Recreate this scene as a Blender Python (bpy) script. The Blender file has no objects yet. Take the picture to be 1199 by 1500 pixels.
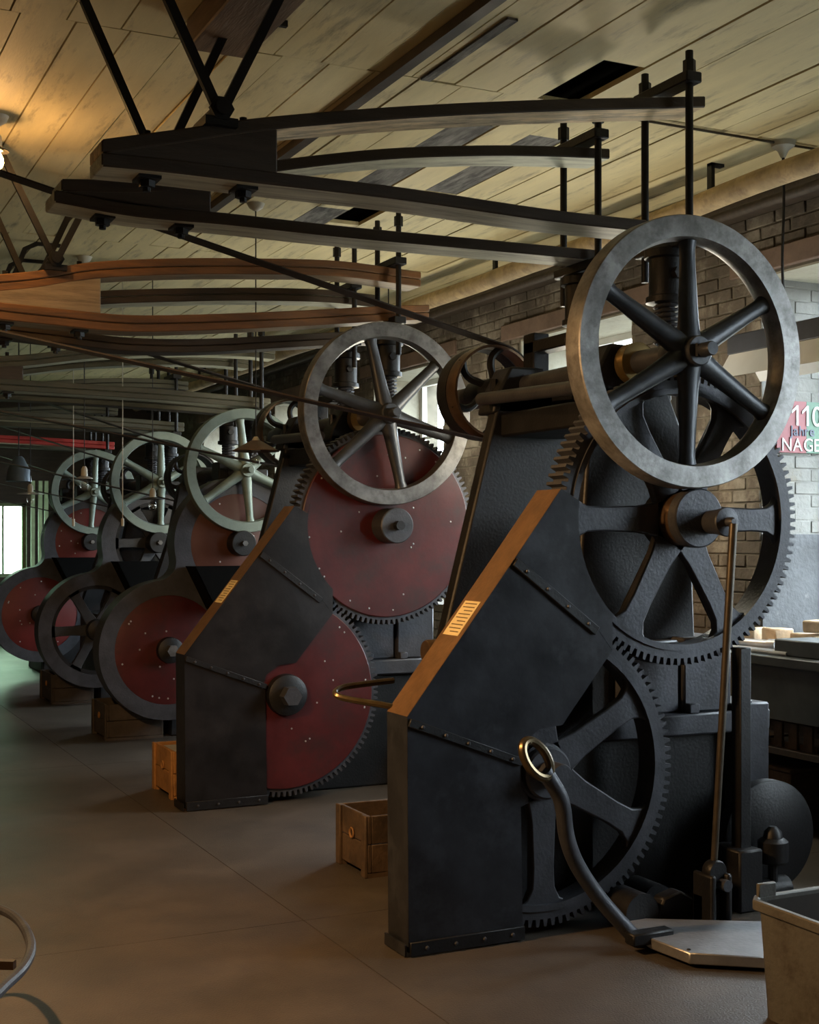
import bpy, bmesh, math, random
from mathutils import Vector, Matrix
random.seed(7)
PI = math.pi
scene = bpy.context.scene
C = scene.collection

# ------------------------------------------------------------------ camera
F = 1950.0                      # focal length in pixels of the 1199x1500 frame
CX0, HY = 600.0, 790.0          # principal column, horizon row
TH = math.atan(940.0 / F)       # yaw away from the machine row
CO, SI = math.cos(TH), math.sin(TH)
EYE = 1.5
cam_d = bpy.data.cameras.new('camera')
cam = bpy.data.objects.new('camera', cam_d); C.objects.link(cam)
cam.location = (0, 0, EYE)
cam.rotation_euler = (PI / 2, 0, -TH)
cam_d.lens = 36.0 * F / 1500.0
cam_d.shift_y = (HY - 750.0) / 1500.0
cam_d.clip_start = 0.05
scene.camera = cam

# ------------------------------------------------------------------ world, exposure
w = bpy.data.worlds.new('world'); scene.world = w; w.use_nodes = True
wn = w.node_tree.nodes; wl = w.node_tree.links
bg = wn['Background']
bg.inputs[0].default_value = (0.84, 0.92, 1.0, 1)
bg.inputs[1].default_value = 13.0
# overcast sky above the horizon, duller ground below it
wtc = wn.new('ShaderNodeTexCoord'); wsp = wn.new('ShaderNodeSeparateXYZ'); wrp = wn.new('ShaderNodeValToRGB')
wmr = wn.new('ShaderNodeMapRange'); wmr.inputs[1].default_value = -1; wmr.inputs[2].default_value = 1
wrp.color_ramp.elements[0].position = .47; wrp.color_ramp.elements[0].color = (.13, .135, .13, 1)
wrp.color_ramp.elements[1].position = .52; wrp.color_ramp.elements[1].color = (.84, .92, 1.0, 1)
wl.new(wtc.outputs['Generated'], wsp.inputs[0]); wl.new(wsp.outputs[2], wmr.inputs[0]); wl.new(wmr.outputs[0], wrp.inputs[0]); wl.new(wrp.outputs[0], bg.inputs[0])
vs = scene.view_settings
vs.view_transform = 'Standard'; vs.look = 'None'; vs.gamma = 1.0
vs.use_curve_mapping = False
vs.exposure = 1.0

# ------------------------------------------------------------------ pixel helpers (distance always comes from a plane)
def ray(px, py):
    a = px - CX0
    return (F * SI + a * CO, F * CO - a * SI, HY - py)
def onY(px, py, Y):
    r = ray(px, py); t = Y / r[1]
    return (r[0] * t, Y, EYE + r[2] * t)
def onX(px, py, X):
    r = ray(px, py); t = X / r[0]
    return (X, r[1] * t, EYE + r[2] * t)
def onZ(px, py, Z):
    r = ray(px, py); t = (Z - EYE) / r[2]
    return (r[0] * t, r[1] * t, Z)
def xz(pts, Y):
    return [(p[0], p[2]) for p in (onY(a, b, Y) for a, b in pts)]

# ------------------------------------------------------------------ materials
MATS = {}
def mat(name, col, rough=0.5, metal=0.0, var=0.25, scale=6.0, bump=0.0, bscale=60.0,
        col2=None, mscale=3.0, mlo=0.5, mhi=0.65, spec=0.5, stretch=None, rvar=0.0):
    m = bpy.data.materials.new(name); m.use_nodes = True
    n = m.node_tree.nodes; l = m.node_tree.links
    b = n['Principled BSDF']
    b.inputs['Roughness'].default_value = rough
    b.inputs['Metallic'].default_value = metal
    b.inputs['Specular IOR Level'].default_value = spec
    tc = n.new('ShaderNodeTexCoord')
    geo = n.new('ShaderNodeNewGeometry')
    mp = n.new('ShaderNodeMapping'); l.new(geo.outputs['Position'], mp.inputs['Vector'])
    if stretch: mp.inputs['Scale'].default_value = stretch
    nz = n.new('ShaderNodeTexNoise'); nz.inputs['Scale'].default_value = scale
    nz.inputs['Detail'].default_value = 6; nz.inputs['Roughness'].default_value = 0.65
    l.new(mp.outputs[0], nz.inputs['Vector'])
    cr = n.new('ShaderNodeValToRGB')
    cr.color_ramp.elements[0].position = 0.3; cr.color_ramp.elements[1].position = 0.7
    cr.color_ramp.elements[0].color = tuple(c * (1 - var) for c in col) + (1,)
    cr.color_ramp.elements[1].color = tuple(min(1, c * (1 + var)) for c in col) + (1,)
    l.new(nz.outputs['Fac'], cr.inputs[0])
    out = cr.outputs[0]
    if col2:
        n2 = n.new('ShaderNodeTexNoise'); n2.inputs['Scale'].default_value = mscale
        n2.inputs['Detail'].default_value = 8; n2.inputs['Roughness'].default_value = 0.7
        l.new(mp.outputs[0], n2.inputs['Vector'])
        r2 = n.new('ShaderNodeMapRange')
        r2.inputs[1].default_value = mlo; r2.inputs[2].default_value = mhi
        l.new(n2.outputs['Fac'], r2.inputs[0])
        mx = n.new('ShaderNodeMix'); mx.data_type = 'RGBA'
        l.new(r2.outputs[0], mx.inputs[0]); l.new(out, mx.inputs[6])
        mx.inputs[7].default_value = tuple(col2) + (1,)
        out = mx.outputs[2]
    l.new(out, b.inputs['Base Color'])
    if rvar:
        rr = n.new('ShaderNodeMapRange')
        rr.inputs[3].default_value = rough - rvar; rr.inputs[4].default_value = rough + rvar
        l.new(nz.outputs['Fac'], rr.inputs[0]); l.new(rr.outputs[0], b.inputs['Roughness'])
    if bump:
        n3 = n.new('ShaderNodeTexNoise'); n3.inputs['Scale'].default_value = bscale
        n3.inputs['Detail'].default_value = 4
        l.new(mp.outputs[0], n3.inputs['Vector'])
        bp = n.new('ShaderNodeBump'); bp.inputs['Strength'].default_value = bump
        bp.inputs['Distance'].default_value = 0.01
        l.new(n3.outputs['Fac'], bp.inputs['Height']); l.new(bp.outputs[0], b.inputs['Normal'])
    MATS[name] = m
    return m
def emis(name, col, s):
    m = bpy.data.materials.new(name); m.use_nodes = True
    n = m.node_tree.nodes; l = m.node_tree.links
    n.remove(n['Principled BSDF'])
    e = n.new('ShaderNodeEmission'); e.inputs[0].default_value = tuple(col) + (1,); e.inputs[1].default_value = s
    l.new(e.outputs[0], n['Material Output'].inputs[0]); MATS[name] = m
    return m

mat('iron', (.011, .011, .0125), .48, .25, .35, 9, .15, 90, rvar=.1)
mat('iron_grey', (.058, .060, .070), .45, .35, .3, 8, .15, 80, rvar=.1)
mat('iron_black', (.0022, .0022, .0022), .9, 0, .3, 9, spec=.1)
mat('guard_sheet', (.026, .0275, .033), .34, .2, .45, 4, .25, 9, col2=(.062, .066, .077), mscale=3.2, mlo=.5, mhi=.75, rvar=.12)
mat('guard_black', (.012, .011, .012), .36, .1, .45, 4, .25, 9, col2=(.030, .028, .030), mscale=3.2, mlo=.5, mhi=.75, rvar=.12)
mat('edge_lamplit', (.17, .095, .045), .38, .25, .25, 14, .1, 60)  # warm lamp reflection on the black guard band, put into the colour
mat('steel', (.20, .195, .19), .42, .7, .4, 6, .08, 70, col2=(.085, .08, .075), mscale=9, mlo=.45, mhi=.68, rvar=.12)
mat('spoke_steel', (.062, .066, .074), .42, .5, .3, 8, .1, 70, rvar=.1)
mat('steel_green', (.19, .235, .205), .45, .4, .2, 8, .08, 70, col2=(.12, .15, .13), mscale=8, mlo=.5, mhi=.7)
mat('red_paint', (.068, .0085, .0085), .40, .05, .3, 4, .06, 30, col2=(.040, .014, .013), mscale=5, mlo=.48, mhi=.7, rvar=.1)
mat('red_bright', (.13, .011, .009), .45, .0, .18, 4)
mat('red_faded', (.095, .033, .022), .45, .0, .22, 4)
mat('red_beam', (.42, .03, .025), .5, 0, .2, 8)
mat('brass', (.32, .22, .09), .32, .8, .25, 14)
mat('rod_brown', (.085, .070, .052), .38, .5, .3, 14)
mat('brass_dark', (.13, .095, .05), .30, .75, .35, 14)
mat('steel_light', (.34, .335, .33), .44, .6, .4, 6, .08, 70, col2=(.15, .145, .14), mscale=9, mlo=.42, mhi=.66, rvar=.12)
mat('bronze', (.16, .10, .06), .36, .75, .3, 14)
mat('edge_olive', (.085, .080, .052), .65, 0, .35, 5, .2, 30, stretch=(.6, 5, 5))  # shade and greenish light on the far beams' sides, put into the colour
mat('edge_shade', (.045, .030, .018), .65, 0, .35, 5, .2, 30, stretch=(.6, 5, 5))  # shade on the beams' near sides, put into the colour
mat('edge_brown', (.19, .082, .026), .6, 0, .35, 4, .2, 30, col2=(.08, .045, .025), mscale=3, mlo=.45, mhi=.7, stretch=(.6, 6, 6))  # orange of the bulb's light on the beam sides, put into the colour
mat('wood_beam', (.74, .56, .32), .62, 0, .35, 4, .2, 30, col2=(.12, .085, .05), mscale=3, mlo=.45, mhi=.7, stretch=(.6, 6, 6))
mat('wood_green', (.52, .53, .41), .6, 0, .3, 4, .15, 30, col2=(.10, .09, .06), mscale=3, mlo=.5, mhi=.75, stretch=(.6, 6, 6))
mat('wood_brown', (.30, .22, .13), .6, 0, .35, 4, .2, 30, col2=(.09, .055, .03), mscale=3, mlo=.5, mhi=.75, stretch=(.6, 6, 6))
mat('wood_dark', (.055, .04, .028), .65, 0, .35, 5, .2, 30, stretch=(.6, 5, 5))
mat('timber', (.15, .09, .05), .75, 0, .35, 5, .35, 25, stretch=(5, .6, 5))
mat('wood_pale', (.55, .43, .27), .6, 0, .2, 5, stretch=(.6, 6, 6))
mat('crate', (.10, .062, .035), .75, 0, .4, 7, .3, 40, col2=(.04, .027, .018), mscale=5, mlo=.45, mhi=.65)
mat('crate_dark', (.055, .042, .03), .75, 0, .4, 7, .3, 40)
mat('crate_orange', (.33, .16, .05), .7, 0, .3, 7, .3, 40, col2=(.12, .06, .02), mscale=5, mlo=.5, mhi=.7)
mat('block_wood', (.50, .36, .22), .7, 0, .3, 10, .3, 40)
mat('plank_paint', (.68, .59, .34), .62, 0, .12, 2.5, .1, 40, col2=(.14, .11, .07), mscale=4, mlo=.54, mhi=.80, stretch=(3, .5, 1))
mat('plank_worn', (.16, .155, .145), .75, 0, .5, 9, .3, 50, col2=(.045, .042, .04), mscale=7, mlo=.45, mhi=.6, stretch=(3, .5, 1))
mat('attic', (.006, .005, .004), .9, 0, .2, 4)
mat('concrete', (.088, .068, .050), .50, 0, .2, 1.6, .25, 140, col2=(.048, .038, .029), mscale=2.2, mlo=.38, mhi=.72, rvar=.1)
mat('concrete_b', (.085, .070, .055), .48, 0, .2, 1.6, .25, 140, col2=(.046, .038, .031), mscale=2.2, mlo=.38, mhi=.72, rvar=.1)
mat('brick', (.10, .080, .060), .85, 0, .5, 3, .6, 30, col2=(.25, .225, .18), mscale=3, mlo=.5, mhi=.68)
mat('brick_white', (.18, .177, .165), .8, 0, .15, 5, .4, 40, col2=(.16, .14, .11), mscale=4, mlo=.58, mhi=.75)
mat('dado', (.045, .048, .054), .6, 0, .3, 6, .4, 30, col2=(.13, .13, .13), mscale=7, mlo=.6, mhi=.75)
mat('limewash', (.30, .28, .22), .8, 0, .15, 5, .3, 40, col2=(.17, .145, .11), mscale=4, mlo=.55, mhi=.75)
mat('lintel_wood', (.15, .10, .075), .8, 0, .3, 5, .3, 30)
mat('mortar', (.105, .09, .066), .9, 0, .3, 8)
mat('plaster_dull', (.08, .065, .045), .85, 0, .2, 3)
mat('frame_white', (.55, .56, .54), .6, 0, .1, 6)
mat('green_paint', (.30, .40, .22), .55, 0, .25, 6)
mat('belt', (.035, .026, .02), .6, 0, .3, 12)
mat('pipe_lag', (.42, .31, .17), .7, 0, .3, 6, .5, 35, col2=(.22, .15, .09), mscale=9, mlo=.5, mhi=.7)
mat('cable', (.012, .011, .012), .6, 0, .1, 5)
mat('paper', (.72, .58, .30), .6, 0, .08, 20)
mat('ink', (.14, .09, .04), .7, 0, .1, 20)
mat('tub', (.15, .145, .13), .62, .2, .3, 5, .25, 50, col2=(.07, .06, .05), mscale=5, mlo=.45, mhi=.65)
mat('tub_in', (.035, .024, .016), .8, 0, .3, 6)
mat('plate_steel', (.36, .36, .37), .38, .7, .2, 9, .15, 60)
mat('porcelain', (.6, .58, .5), .4, 0, .05, 5)
mat('shade', (.13, .075, .05), .5, .2, .2, 8)
mat('hood', (.045, .05, .065), .4, .2, .2, 6)
mat('hood_white', (.62, .64, .66), .5, 0, .05, 6)
mat('sign_red', (.15, .004, .010), .5, 0, .1, 6)
mat('sign_green', (.012, .075, .035), .5, 0, .1, 6)
mat('sign_white', (.36, .36, .35), .5, 0, .05, 6)
mat('sign_blue', (.015, .022, .06), .5, 0, .05, 6)
mat('bench', (.075, .085, .085), .5, .1, .25, 6)
mat('zinc', (.5, .5, .5), .4, .6, .2, 9)
mat('blue_grey', (.12, .16, .2), .4, .3, .2, 9)
emis('lamp_glow', (1.0, .50, .14), 60)
emis('fill_glow', (1.0, .90, .70), 30)
def glassmat(name, fac, tint=(1, 1, 1)):
    m = bpy.data.materials.new(name); m.use_nodes = True
    n = m.node_tree.nodes; l = m.node_tree.links
    n.remove(n['Principled BSDF'])
    t = n.new('ShaderNodeBsdfTransparent'); t.inputs[0].default_value = tint + (1,)
    g = n.new('ShaderNodeBsdfGlossy'); g.inputs['Roughness'].default_value = .05
    x = n.new('ShaderNodeMixShader'); x.inputs[0].default_value = fac
    l.new(t.outputs[0], x.inputs[1]); l.new(g.outputs[0], x.inputs[2])
    l.new(x.outputs[0], n['Material Output'].inputs[0]); MATS[name] = m
glassmat('pane_glass', .08, (.93, .96, .96))
glassmat('pane_green', .08, (.66, .82, .64))
glassmat('bulb_glass', .22, (.95, .93, .9))

# ------------------------------------------------------------------ mesh builder
class MB:
    def __init__(s): s.v = []; s.f = []
    def add(s, v, f):
        o = len(s.v); s.v += [tuple(p) for p in v]; s.f += [tuple(i + o for i in q) for q in f]; return s
    def box(s, x0, x1, y0, y1, z0, z1):
        v = [(x, y, z) for z in (z0, z1) for y in (y0, y1) for x in (x0, x1)]
        return s.add(v, [(0, 2, 3, 1), (4, 5, 7, 6), (0, 1, 5, 4), (2, 6, 7, 3), (0, 4, 6, 2), (1, 3, 7, 5)])
    def prismY(s, poly, y0, y1):
        n = len(poly)
        v = [(x, y0, z) for x, z in poly] + [(x, y1, z) for x, z in poly]
        f = [tuple(range(n)), tuple(range(2 * n - 1, n - 1, -1))]
        f += [(i, i + n, (i + 1) % n + n, (i + 1) % n) for i in range(n)]
        return s.add(v, f)
    def prismZ(s, poly, z0, z1):
        n = len(poly)
        v = [(x, y, z0) for x, y in poly] + [(x, y, z1) for x, y in poly]
        f = [tuple(range(n)), tuple(range(2 * n - 1, n - 1, -1))]
        f += [(i, i + n, (i + 1) % n + n, (i + 1) % n) for i in range(n)]
        return s.add(v, f)
    def lathe(s, prof, c, n=32, axis='y', closed=False):
        # prof: list of (r, t) along the axis through c
        m = len(prof); v = []
        for i in range(n):
            a = 2 * PI * i / n; ca, sa = math.cos(a), math.sin(a)
            for r, t in prof:
                if axis == 'y': v.append((c[0] + r * ca, c[1] + t, c[2] + r * sa))
                elif axis == 'z': v.append((c[0] + r * ca, c[1] + r * sa, c[2] + t))
                else: v.append((c[0] + t, c[1] + r * ca, c[2] + r * sa))
        f = []
        for i in range(n):
            j = (i + 1) % n
            for k in range(m if closed else m - 1):
                k2 = (k + 1) % m
                f.append((i * m + k, i * m + k2, j * m + k2, j * m + k))
        if not closed:
            f.append(tuple(i * m for i in range(n))); f.append(tuple(i * m + m - 1 for i in reversed(range(n))))
        return s.add(v, f)
    def cyl(s, p0, p1, r0, r1=None, n=12, flat=1.0):
        if r1 is None: r1 = r0
        p0 = Vector(p0); p1 = Vector(p1); d = (p1 - p0).normalized()
        u = Vector((0, 1, 0)) if abs(d.y) < .9 else Vector((1, 0, 0))
        u = (u - d * u.dot(d)).normalized(); q = d.cross(u)
        v = []
        for p, r in ((p0, r0), (p1, r1)):
            for i in range(n):
                a = 2 * PI * i / n
                v.append(p + u * (r * flat * math.cos(a)) + q * (r * math.sin(a)))
        f = [(i, (i + 1) % n, (i + 1) % n + n, i + n) for i in range(n)]
        f += [tuple(reversed(range(n))), tuple(range(n, 2 * n))]
        return s.add(v, f)
    def tube(s, pts, r, n=8, closed=False, sub=6, sq=None):
        pts = [Vector(p) for p in pts]
        if sub > 1 and len(pts) > 2:
            P = []; m = len(pts)
            rng = range(m) if closed else range(m - 1)
            for i in rng:
                a, b = pts[i], pts[(i + 1) % m]
                p0 = pts[i - 1] if (i or closed) else a * 2 - b
                p3 = pts[(i + 2) % m] if (closed or i + 2 < m) else b * 2 - a
                for k in range(sub):
                    t = k / sub
                    P.append(.5 * ((2 * a) + (b - p0) * t + (2 * p0 - 5 * a + 4 * b - p3) * t * t + (3 * a - p0 - 3 * b + p3) * t ** 3))
            if not closed: P.append(pts[-1])
            pts = P
        m = len(pts); v = []; prev = None
        for i, p in enumerate(pts):
            a = pts[i - 1] if (i or closed) else p
            b = pts[(i + 1) % m] if (closed or i < m - 1) else p
            d = (b - a).normalized()
            if prev is None:
                u = Vector((0, 0, 1)) if abs(d.z) < .9 else Vector((1, 0, 0))
            else: u = prev
            u = (u - d * u.dot(d)).normalized(); prev = u; q = d.cross(u)
            rr = r[i * (len(r) - 1) // max(1, m - 1)] if isinstance(r, (list, tuple)) else r
            if sq:
                for cu, cq in ((1, 1), (1, -1), (-1, -1), (-1, 1)): v.append(p + u * cu * sq[0] + q * cq * sq[1])
            else:
                for k in range(n):
                    t = 2 * PI * k / n; v.append(p + u * rr * math.cos(t) + q * rr * math.sin(t))
        if sq: n = 4
        f = []
        for i in range(m if closed else m - 1):
            j = (i + 1) % m
            for k in range(n): f.append((i * n + k, i * n + (k + 1) % n, j * n + (k + 1) % n, j * n + k))
        if not closed: f += [tuple(reversed(range(n))), tuple(range((m - 1) * n, m * n))]
        return s.add(v, f)

WL = {}          # world location of every object (no rotations are parented)
def build(name, mb, material, parent=None, bevel=0.0, ang=35, seg=1):
    xs = [p[0] for p in mb.v]; ys = [p[1] for p in mb.v]; zs = [p[2] for p in mb.v]
    o = Vector(((min(xs) + max(xs)) / 2, (min(ys) + max(ys)) / 2, min(zs)))
    me = bpy.data.meshes.new(name)
    bm = bmesh.new()
    vv = [bm.verts.new(Vector(p) - o) for p in mb.v]
    for f in mb.f:
        try: bm.faces.new([vv[i] for i in f])
        except ValueError: pass
    bmesh.ops.recalc_face_normals(bm, faces=bm.faces[:])
    for f in bm.faces: f.smooth = True
    bm.to_mesh(me); bm.free()
    me.set_sharp_from_angle(angle=math.radians(ang))
    me.materials.append(MATS[material])
    ob = bpy.data.objects.new(name, me); C.objects.link(ob)
    if parent is not None:
        ob.parent = parent; ob.location = o - WL[parent.name]
    else: ob.location = o
    WL[ob.name] = o
    if bevel:
        b = ob.modifiers.new('bevel', 'BEVEL'); b.width = bevel; b.segments = seg; b.limit_method = 'ANGLE'; b.angle_limit = math.radians(40)
    return ob
def link_copy(src, name, loc, parent, material=None):
    ob = bpy.data.objects.new(name, src.data); C.objects.link(ob)
    ob.parent = parent; ob.location = Vector(loc) - WL[parent.name]; WL[ob.name] = Vector(loc)
    return ob
def thing(name, loc, label, cat, group=None):
    o = bpy.data.objects.new(name, None); C.objects.link(o); o.location = loc
    o.empty_display_size = .1
    WL[o.name] = Vector(loc)
    return tag(o, label, cat, group)
def tag(o, label, cat, group=None):
    o['label'] = label; o['category'] = cat
    if group: o['group'] = group
    return o
def struct(name, mb, material, parent=None, **k):
    o = build(name, mb, material, parent, **k)
    if parent is None: o['kind'] = 'structure'
    return o

# ================================================================== ROOM
XW, XL, YB, YE, ZC = 5.30, -3.0, -3.0, 20.0, 3.65
WINS = [2.65, 5.45, 8.25, 11.05, 13.85, 16.65]      # window centres in the right wall
WW, WZ0, WZ1 = 1.5, .92, 3.06
WT, GD = .70, .50          # right wall thickness, depth of the glazing
# floor: cast slabs
floor = struct('floor', MB().box(XL, XW + WT, YB, YE, -.2, -.012), 'mortar')
ycuts = [YB, .6, 4.9, 8.9, 12.9, 16.9, YE]
for i in range(6):
    for j, (xa, xb) in enumerate(((XL, 1.9), (1.9, XW))):
        ya, yb = ycuts[i] + (0 if j == 0 else .0), ycuts[i + 1]
        build('slab', MB().box(xa + .002, xb - .002, ya + .0015, yb - .0015, -.03, 0), 'concrete' if j == 0 else 'concrete_b', floor)
# ceiling: attic void above painted planks
ceil = struct('ceiling', MB().box(XL, XW + WT, YB, YE, ZC + .35, ZC + .45), 'attic')
PW = .2265
x0 = 2.615
nlo, nhi = -12, 13
joints = [-3.0, 1.55, 5.58, 9.6, 13.6, 17.6, 20.0]
holes = {}
for k in range(nlo, nhi):
    xa = x0 + k * PW; xb = xa + PW
    if xa > XW - .03: break
    xb = min(xb, XW + .02)
    for j in range(6):
        ya, yb = joints[j], joints[j + 1]
        sh = (.03, .085, -.10, .04, -.02, .01)[j]
        segs = [(ya, yb)]
        if j == 1 and k == 3: segs = [(ya, 5.01)]                     # openings over the rods
        if j == 2 and k == 4: segs = [(ya, 7.84), (8.36, yb)]
        if j == 2 and k in (3, 5):
            c1, c2 = (6.06, 7.42) if k == 3 else (6.10, 7.36)
            segs = [(ya, c1), (c1, c2), (c2, 8.0), (8.0, 8.45), (8.45, yb)] if k == 3 else [(ya, c1), (c1, c2), (c2, yb)]
        for a, b in segs:
            worn = j == 2 and ((k in (3, 5) and 6.0 < a < 6.2) or (k == 3 and a == 8.0))
            build('plank', MB().box(xa + .004 + sh, xb - .004 + sh, a + .003, b - .003, ZC + random.uniform(-.004, .004), ZC + .025), 'plank_worn' if worn else 'plank_paint', ceil)
# patches of bare grey board nailed under the planks (worn strips)
for (pa, pb, wd) in (((755, 30), (620, 118), .05),):
    A = onZ(*pa, ZC - .006); B = onZ(*pb, ZC - .006)
    xm = (A[0] + B[0]) / 2; y0_, y1_ = sorted((A[1], B[1]))
    build('plank', MB().box(xm - wd / 2, xm + wd / 2, y0_, y1_, ZC - .007, ZC + .01), 'plank_worn', ceil)
build('batten', MB().box(2.545, 2.60, 2.0, 9.0, ZC - .045, ZC), 'belt', ceil)
# ceiling beyond the planks, on the left of the room
build('plank', MB().box(XL, x0 + nlo * PW - .004, YB, YE, ZC, ZC + .025), 'plank_paint', ceil)
# timber joist stump with bolt plate, upper left
tmb = build('timber_joist', MB().box(*[sorted((onZ(265, 82, ZC - .12)[0], onZ(378, 72, ZC - .12)[0]))[i] for i in (0, 1)], 2.2, onZ(320, 80, ZC - .12)[1], ZC - .12, ZC), 'timber', ceil, bevel=.006)

# right wall: backing with openings, then laid bricks
def wall_with_openings(name, X0_, X1_, wins, material):
    mb = MB(); ys = YB
    for c in wins:
        mb.box(X0_, X1_, ys, c - WW / 2, 0, ZC + .45)
        mb.box(X0_, X1_, c - WW / 2, c + WW / 2, 0, WZ0)
        mb.box(X0_, X1_, c - WW / 2, c + WW / 2, WZ1, ZC + .45)
        ys = c + WW / 2
    mb.box(X0_, X1_, ys, YE, 0, ZC + .45)
    return struct(name, mb, material)
wr = wall_with_openings('wall_right', XW, XW + WT, WINS, 'mortar')
ch, bl = .0775, .25
cand = []
r_ = 0
z = .02
while z < 3.42:
    off = (r_ % 2) * .13
    y = 3.9 + off
    while y < 18:
        ya, yb = y, y + bl - .012
        inwin = False
        for c in WINS:
            if z + ch > WZ0 and z < WZ1 and yb > c - WW / 2 and ya < c + WW / 2:
                if ya < c - WW / 2 - .05: yb = c - WW / 2
                elif yb > c + WW / 2 + .05: ya = c + WW / 2
                else: inwin = True
        if not inwin:
            d = math.hypot(y, XW)
            vis = y > 5.3 and (z > 2.0 or (y < 6.7 and z > .9))
            cand.append((d + (0 if vis else 30), ya, yb, z))
        y += bl + .006
    z += ch; r_ += 1
cand.sort()
rest = MB()
# whitewashed brick jamb of the near window: courses facing the aisle
jy = WINS[1] + WW / 2
nj = 0; z = WZ0 + .62; r_ = 0
while z < WZ1 - .02:
    x = XW + (0 if r_ % 2 else -.125) + .004
    while x < XW + GD:
        xa, xb = max(x, XW + .002), min(x + .24, XW + GD)
        if xb - xa > .03:
            build('brick', MB().box(xa, xb, jy - random.uniform(.006, .012), jy + .01, z, min(z + ch - .008, WZ1)), 'brick_white', wr, bevel=.003); nj += 1
        x += .25
    z += ch; r_ += 1
build('whitewash_coat', MB().box(XW + .001, XW + GD, jy - .005, jy + .005, WZ0 + .61, WZ1), 'brick_white', wr)
build('grey_dado', MB().box(XW + .001, XW + GD, jy - .014, jy + .005, WZ0, WZ0 + .61), 'dado', wr)
for i, (d, ya, yb, z) in enumerate(cand):
    out = random.uniform(.004, .014)
    if i < 298 - nj:
        build('brick', MB().box(XW - out, XW + .03, ya, yb, z, z + ch - .010), 'brick', wr, bevel=.004)
    else:
        rest.box(XW - out, XW + .01, ya, yb, z, z + ch - .010)
o = build('brickwork', rest, 'brick', wr); o['kind'] = 'stuff'
# timber plate along the wall head and its dark shelf
struct('trim_1', MB().box(XW - .10, XW + .02, 3.0, YE, 3.42, 3.60), 'wood_dark')
# iron tie bar down the wall
tb = build('tie_bar', MB().box(XW - .05, XW - .02, 6.95, 7.0, 1.7, 3.42), 'iron', wr)

def window(idx, c, X0_, panes=True, glass='pane_glass', lintel=True, dep=.12):
    mb = MB(); xf0, xf1 = X0_ + dep, X0_ + dep + .05
    a, b = c - WW / 2, c + WW / 2
    mb.box(xf0, xf1, a, a + .06, WZ0, WZ1).box(xf0, xf1, b - .06, b, WZ0, WZ1)
    mb.box(xf0, xf1, a, b, WZ0, WZ0 + .06).box(xf0, xf1, a, b, WZ1 - .06, WZ1)
    o = struct('window_%d' % idx, mb, 'frame_white')
    nx, nz = 3, 4
    dx = (WW - .12) / nx; dz = (WZ1 - WZ0 - .12) / nz
    for i in range(1, nx): build('muntin', MB().box(xf0 + .01, xf1 - .01, a + .06 + dx * i - .014, a + .06 + dx * i + .014, WZ0 + .06, WZ1 - .06), 'frame_white', o)
    for i in range(1, nz): build('muntin', MB().box(xf0 + .011, xf1 - .011, a + .06, b - .06, WZ0 + .06 + dz * i - .014, WZ0 + .06 + dz * i + .014), 'frame_white', o)
    if panes:
        for i in range(nx):
            for j in range(nz):
                build('pane', MB().box(xf0 + .022, xf0 + .026, a + .06 + dx * i + .015, a + .06 + dx * (i + 1) - .015, WZ0 + .06 + dz * j + .015, WZ0 + .06 + dz * (j + 1) - .015), glass, o)
    build('window_sill', MB().box(X0_ - .02, X0_ + dep, a + .002, b - .002, WZ0 - .05, WZ0 + .012), 'plaster_dull', o)
    if lintel:
        build('lintel', MB().box(X0_ - .035, X0_ + .12, a - .25, b + .25, WZ1 + .015, WZ1 + .14), 'lintel_wood', o, bevel=.006)
        if c != WINS[1]: build('reveal', MB().box(X0_ + .002, X0_ + dep, b - .012, b + .002, WZ0, WZ1), 'limewash', o)
        build('reveal', MB().box(X0_ + .002, X0_ + dep, a - .002, a + .012, WZ0, WZ1), 'limewash', o)
        build('reveal', MB().box(X0_ + .002, X0_ + dep, a + .013, b - .013, WZ1 - .012, WZ1 + .003), 'limewash', o)
    return o
for i, c in enumerate(WINS): window(i + 1, c, XW, dep=GD)
def portal(loc, rot, sx, sy):
    d = bpy.data.lights.new('daylight_portal', 'AREA'); d.shape = 'RECTANGLE'; d.size = sx; d.size_y = sy
    d.cycles.is_portal = True
    o = bpy.data.objects.new('daylight_portal', d); C.objects.link(o); o.location = loc; o.rotation_euler = rot
for c in WINS: portal((XW + GD + .12, c, (WZ0 + WZ1) / 2), (0, PI / 2, 0), WZ1 - WZ0, WW)
# left wall, back wall, end wall
LW = []
wlft = wall_with_openings('wall_left', XL - .3, XL, LW, 'plaster_dull')
for i, c in enumerate(LW): window(10 + i, c, XL - .29, glass='pane_green', lintel=False)
for c in LW: portal((XL - .2, c, (WZ0 + WZ1) / 2), (0, -PI / 2, 0), WZ1 - WZ0, WW)
struct('wall_back', MB().box(XL, XW + WT, YB - .3, YB, 0, ZC + .45), 'plaster_dull')
# end wall with one tall green-tinted window
ex0, ex1, ez0, ez1 = 2.5, 3.42, .95, 2.03
ZT = ZC + .45
mb = MB().box(XL, ex0, YE, YE + .3, 0, ZT).box(ex1, XW + WT, YE, YE + .3, 0, ZT).box(ex0, ex1, YE, YE + .3, 0, ez0).box(ex0, ex1, YE, YE + .3, ez1, ZT)
struct('wall_end', mb, 'wood_dark')
we = struct('window_9', MB().box(ex0, ex1, YE + .1, YE + .14, ez0, ez0 + .05).box(ex0, ex1, YE + .1, YE + .14, ez1 - .05, ez1).box(ex1 - .05, ex1, YE + .1, YE + .14, ez0, ez1), 'green_paint')
for i in range(3):
    xa = ex0 + i * .3
    build('pane', MB().box(xa + .02, xa + .28, YE + .12, YE + .125, ez0 + .06, ez1 - .06), 'pane_green', we)
    build('muntin', MB().box(xa - .015, xa + .015, YE + .1, YE + .135, ez0 + .05, ez1 - .05), 'green_paint', we)
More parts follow.
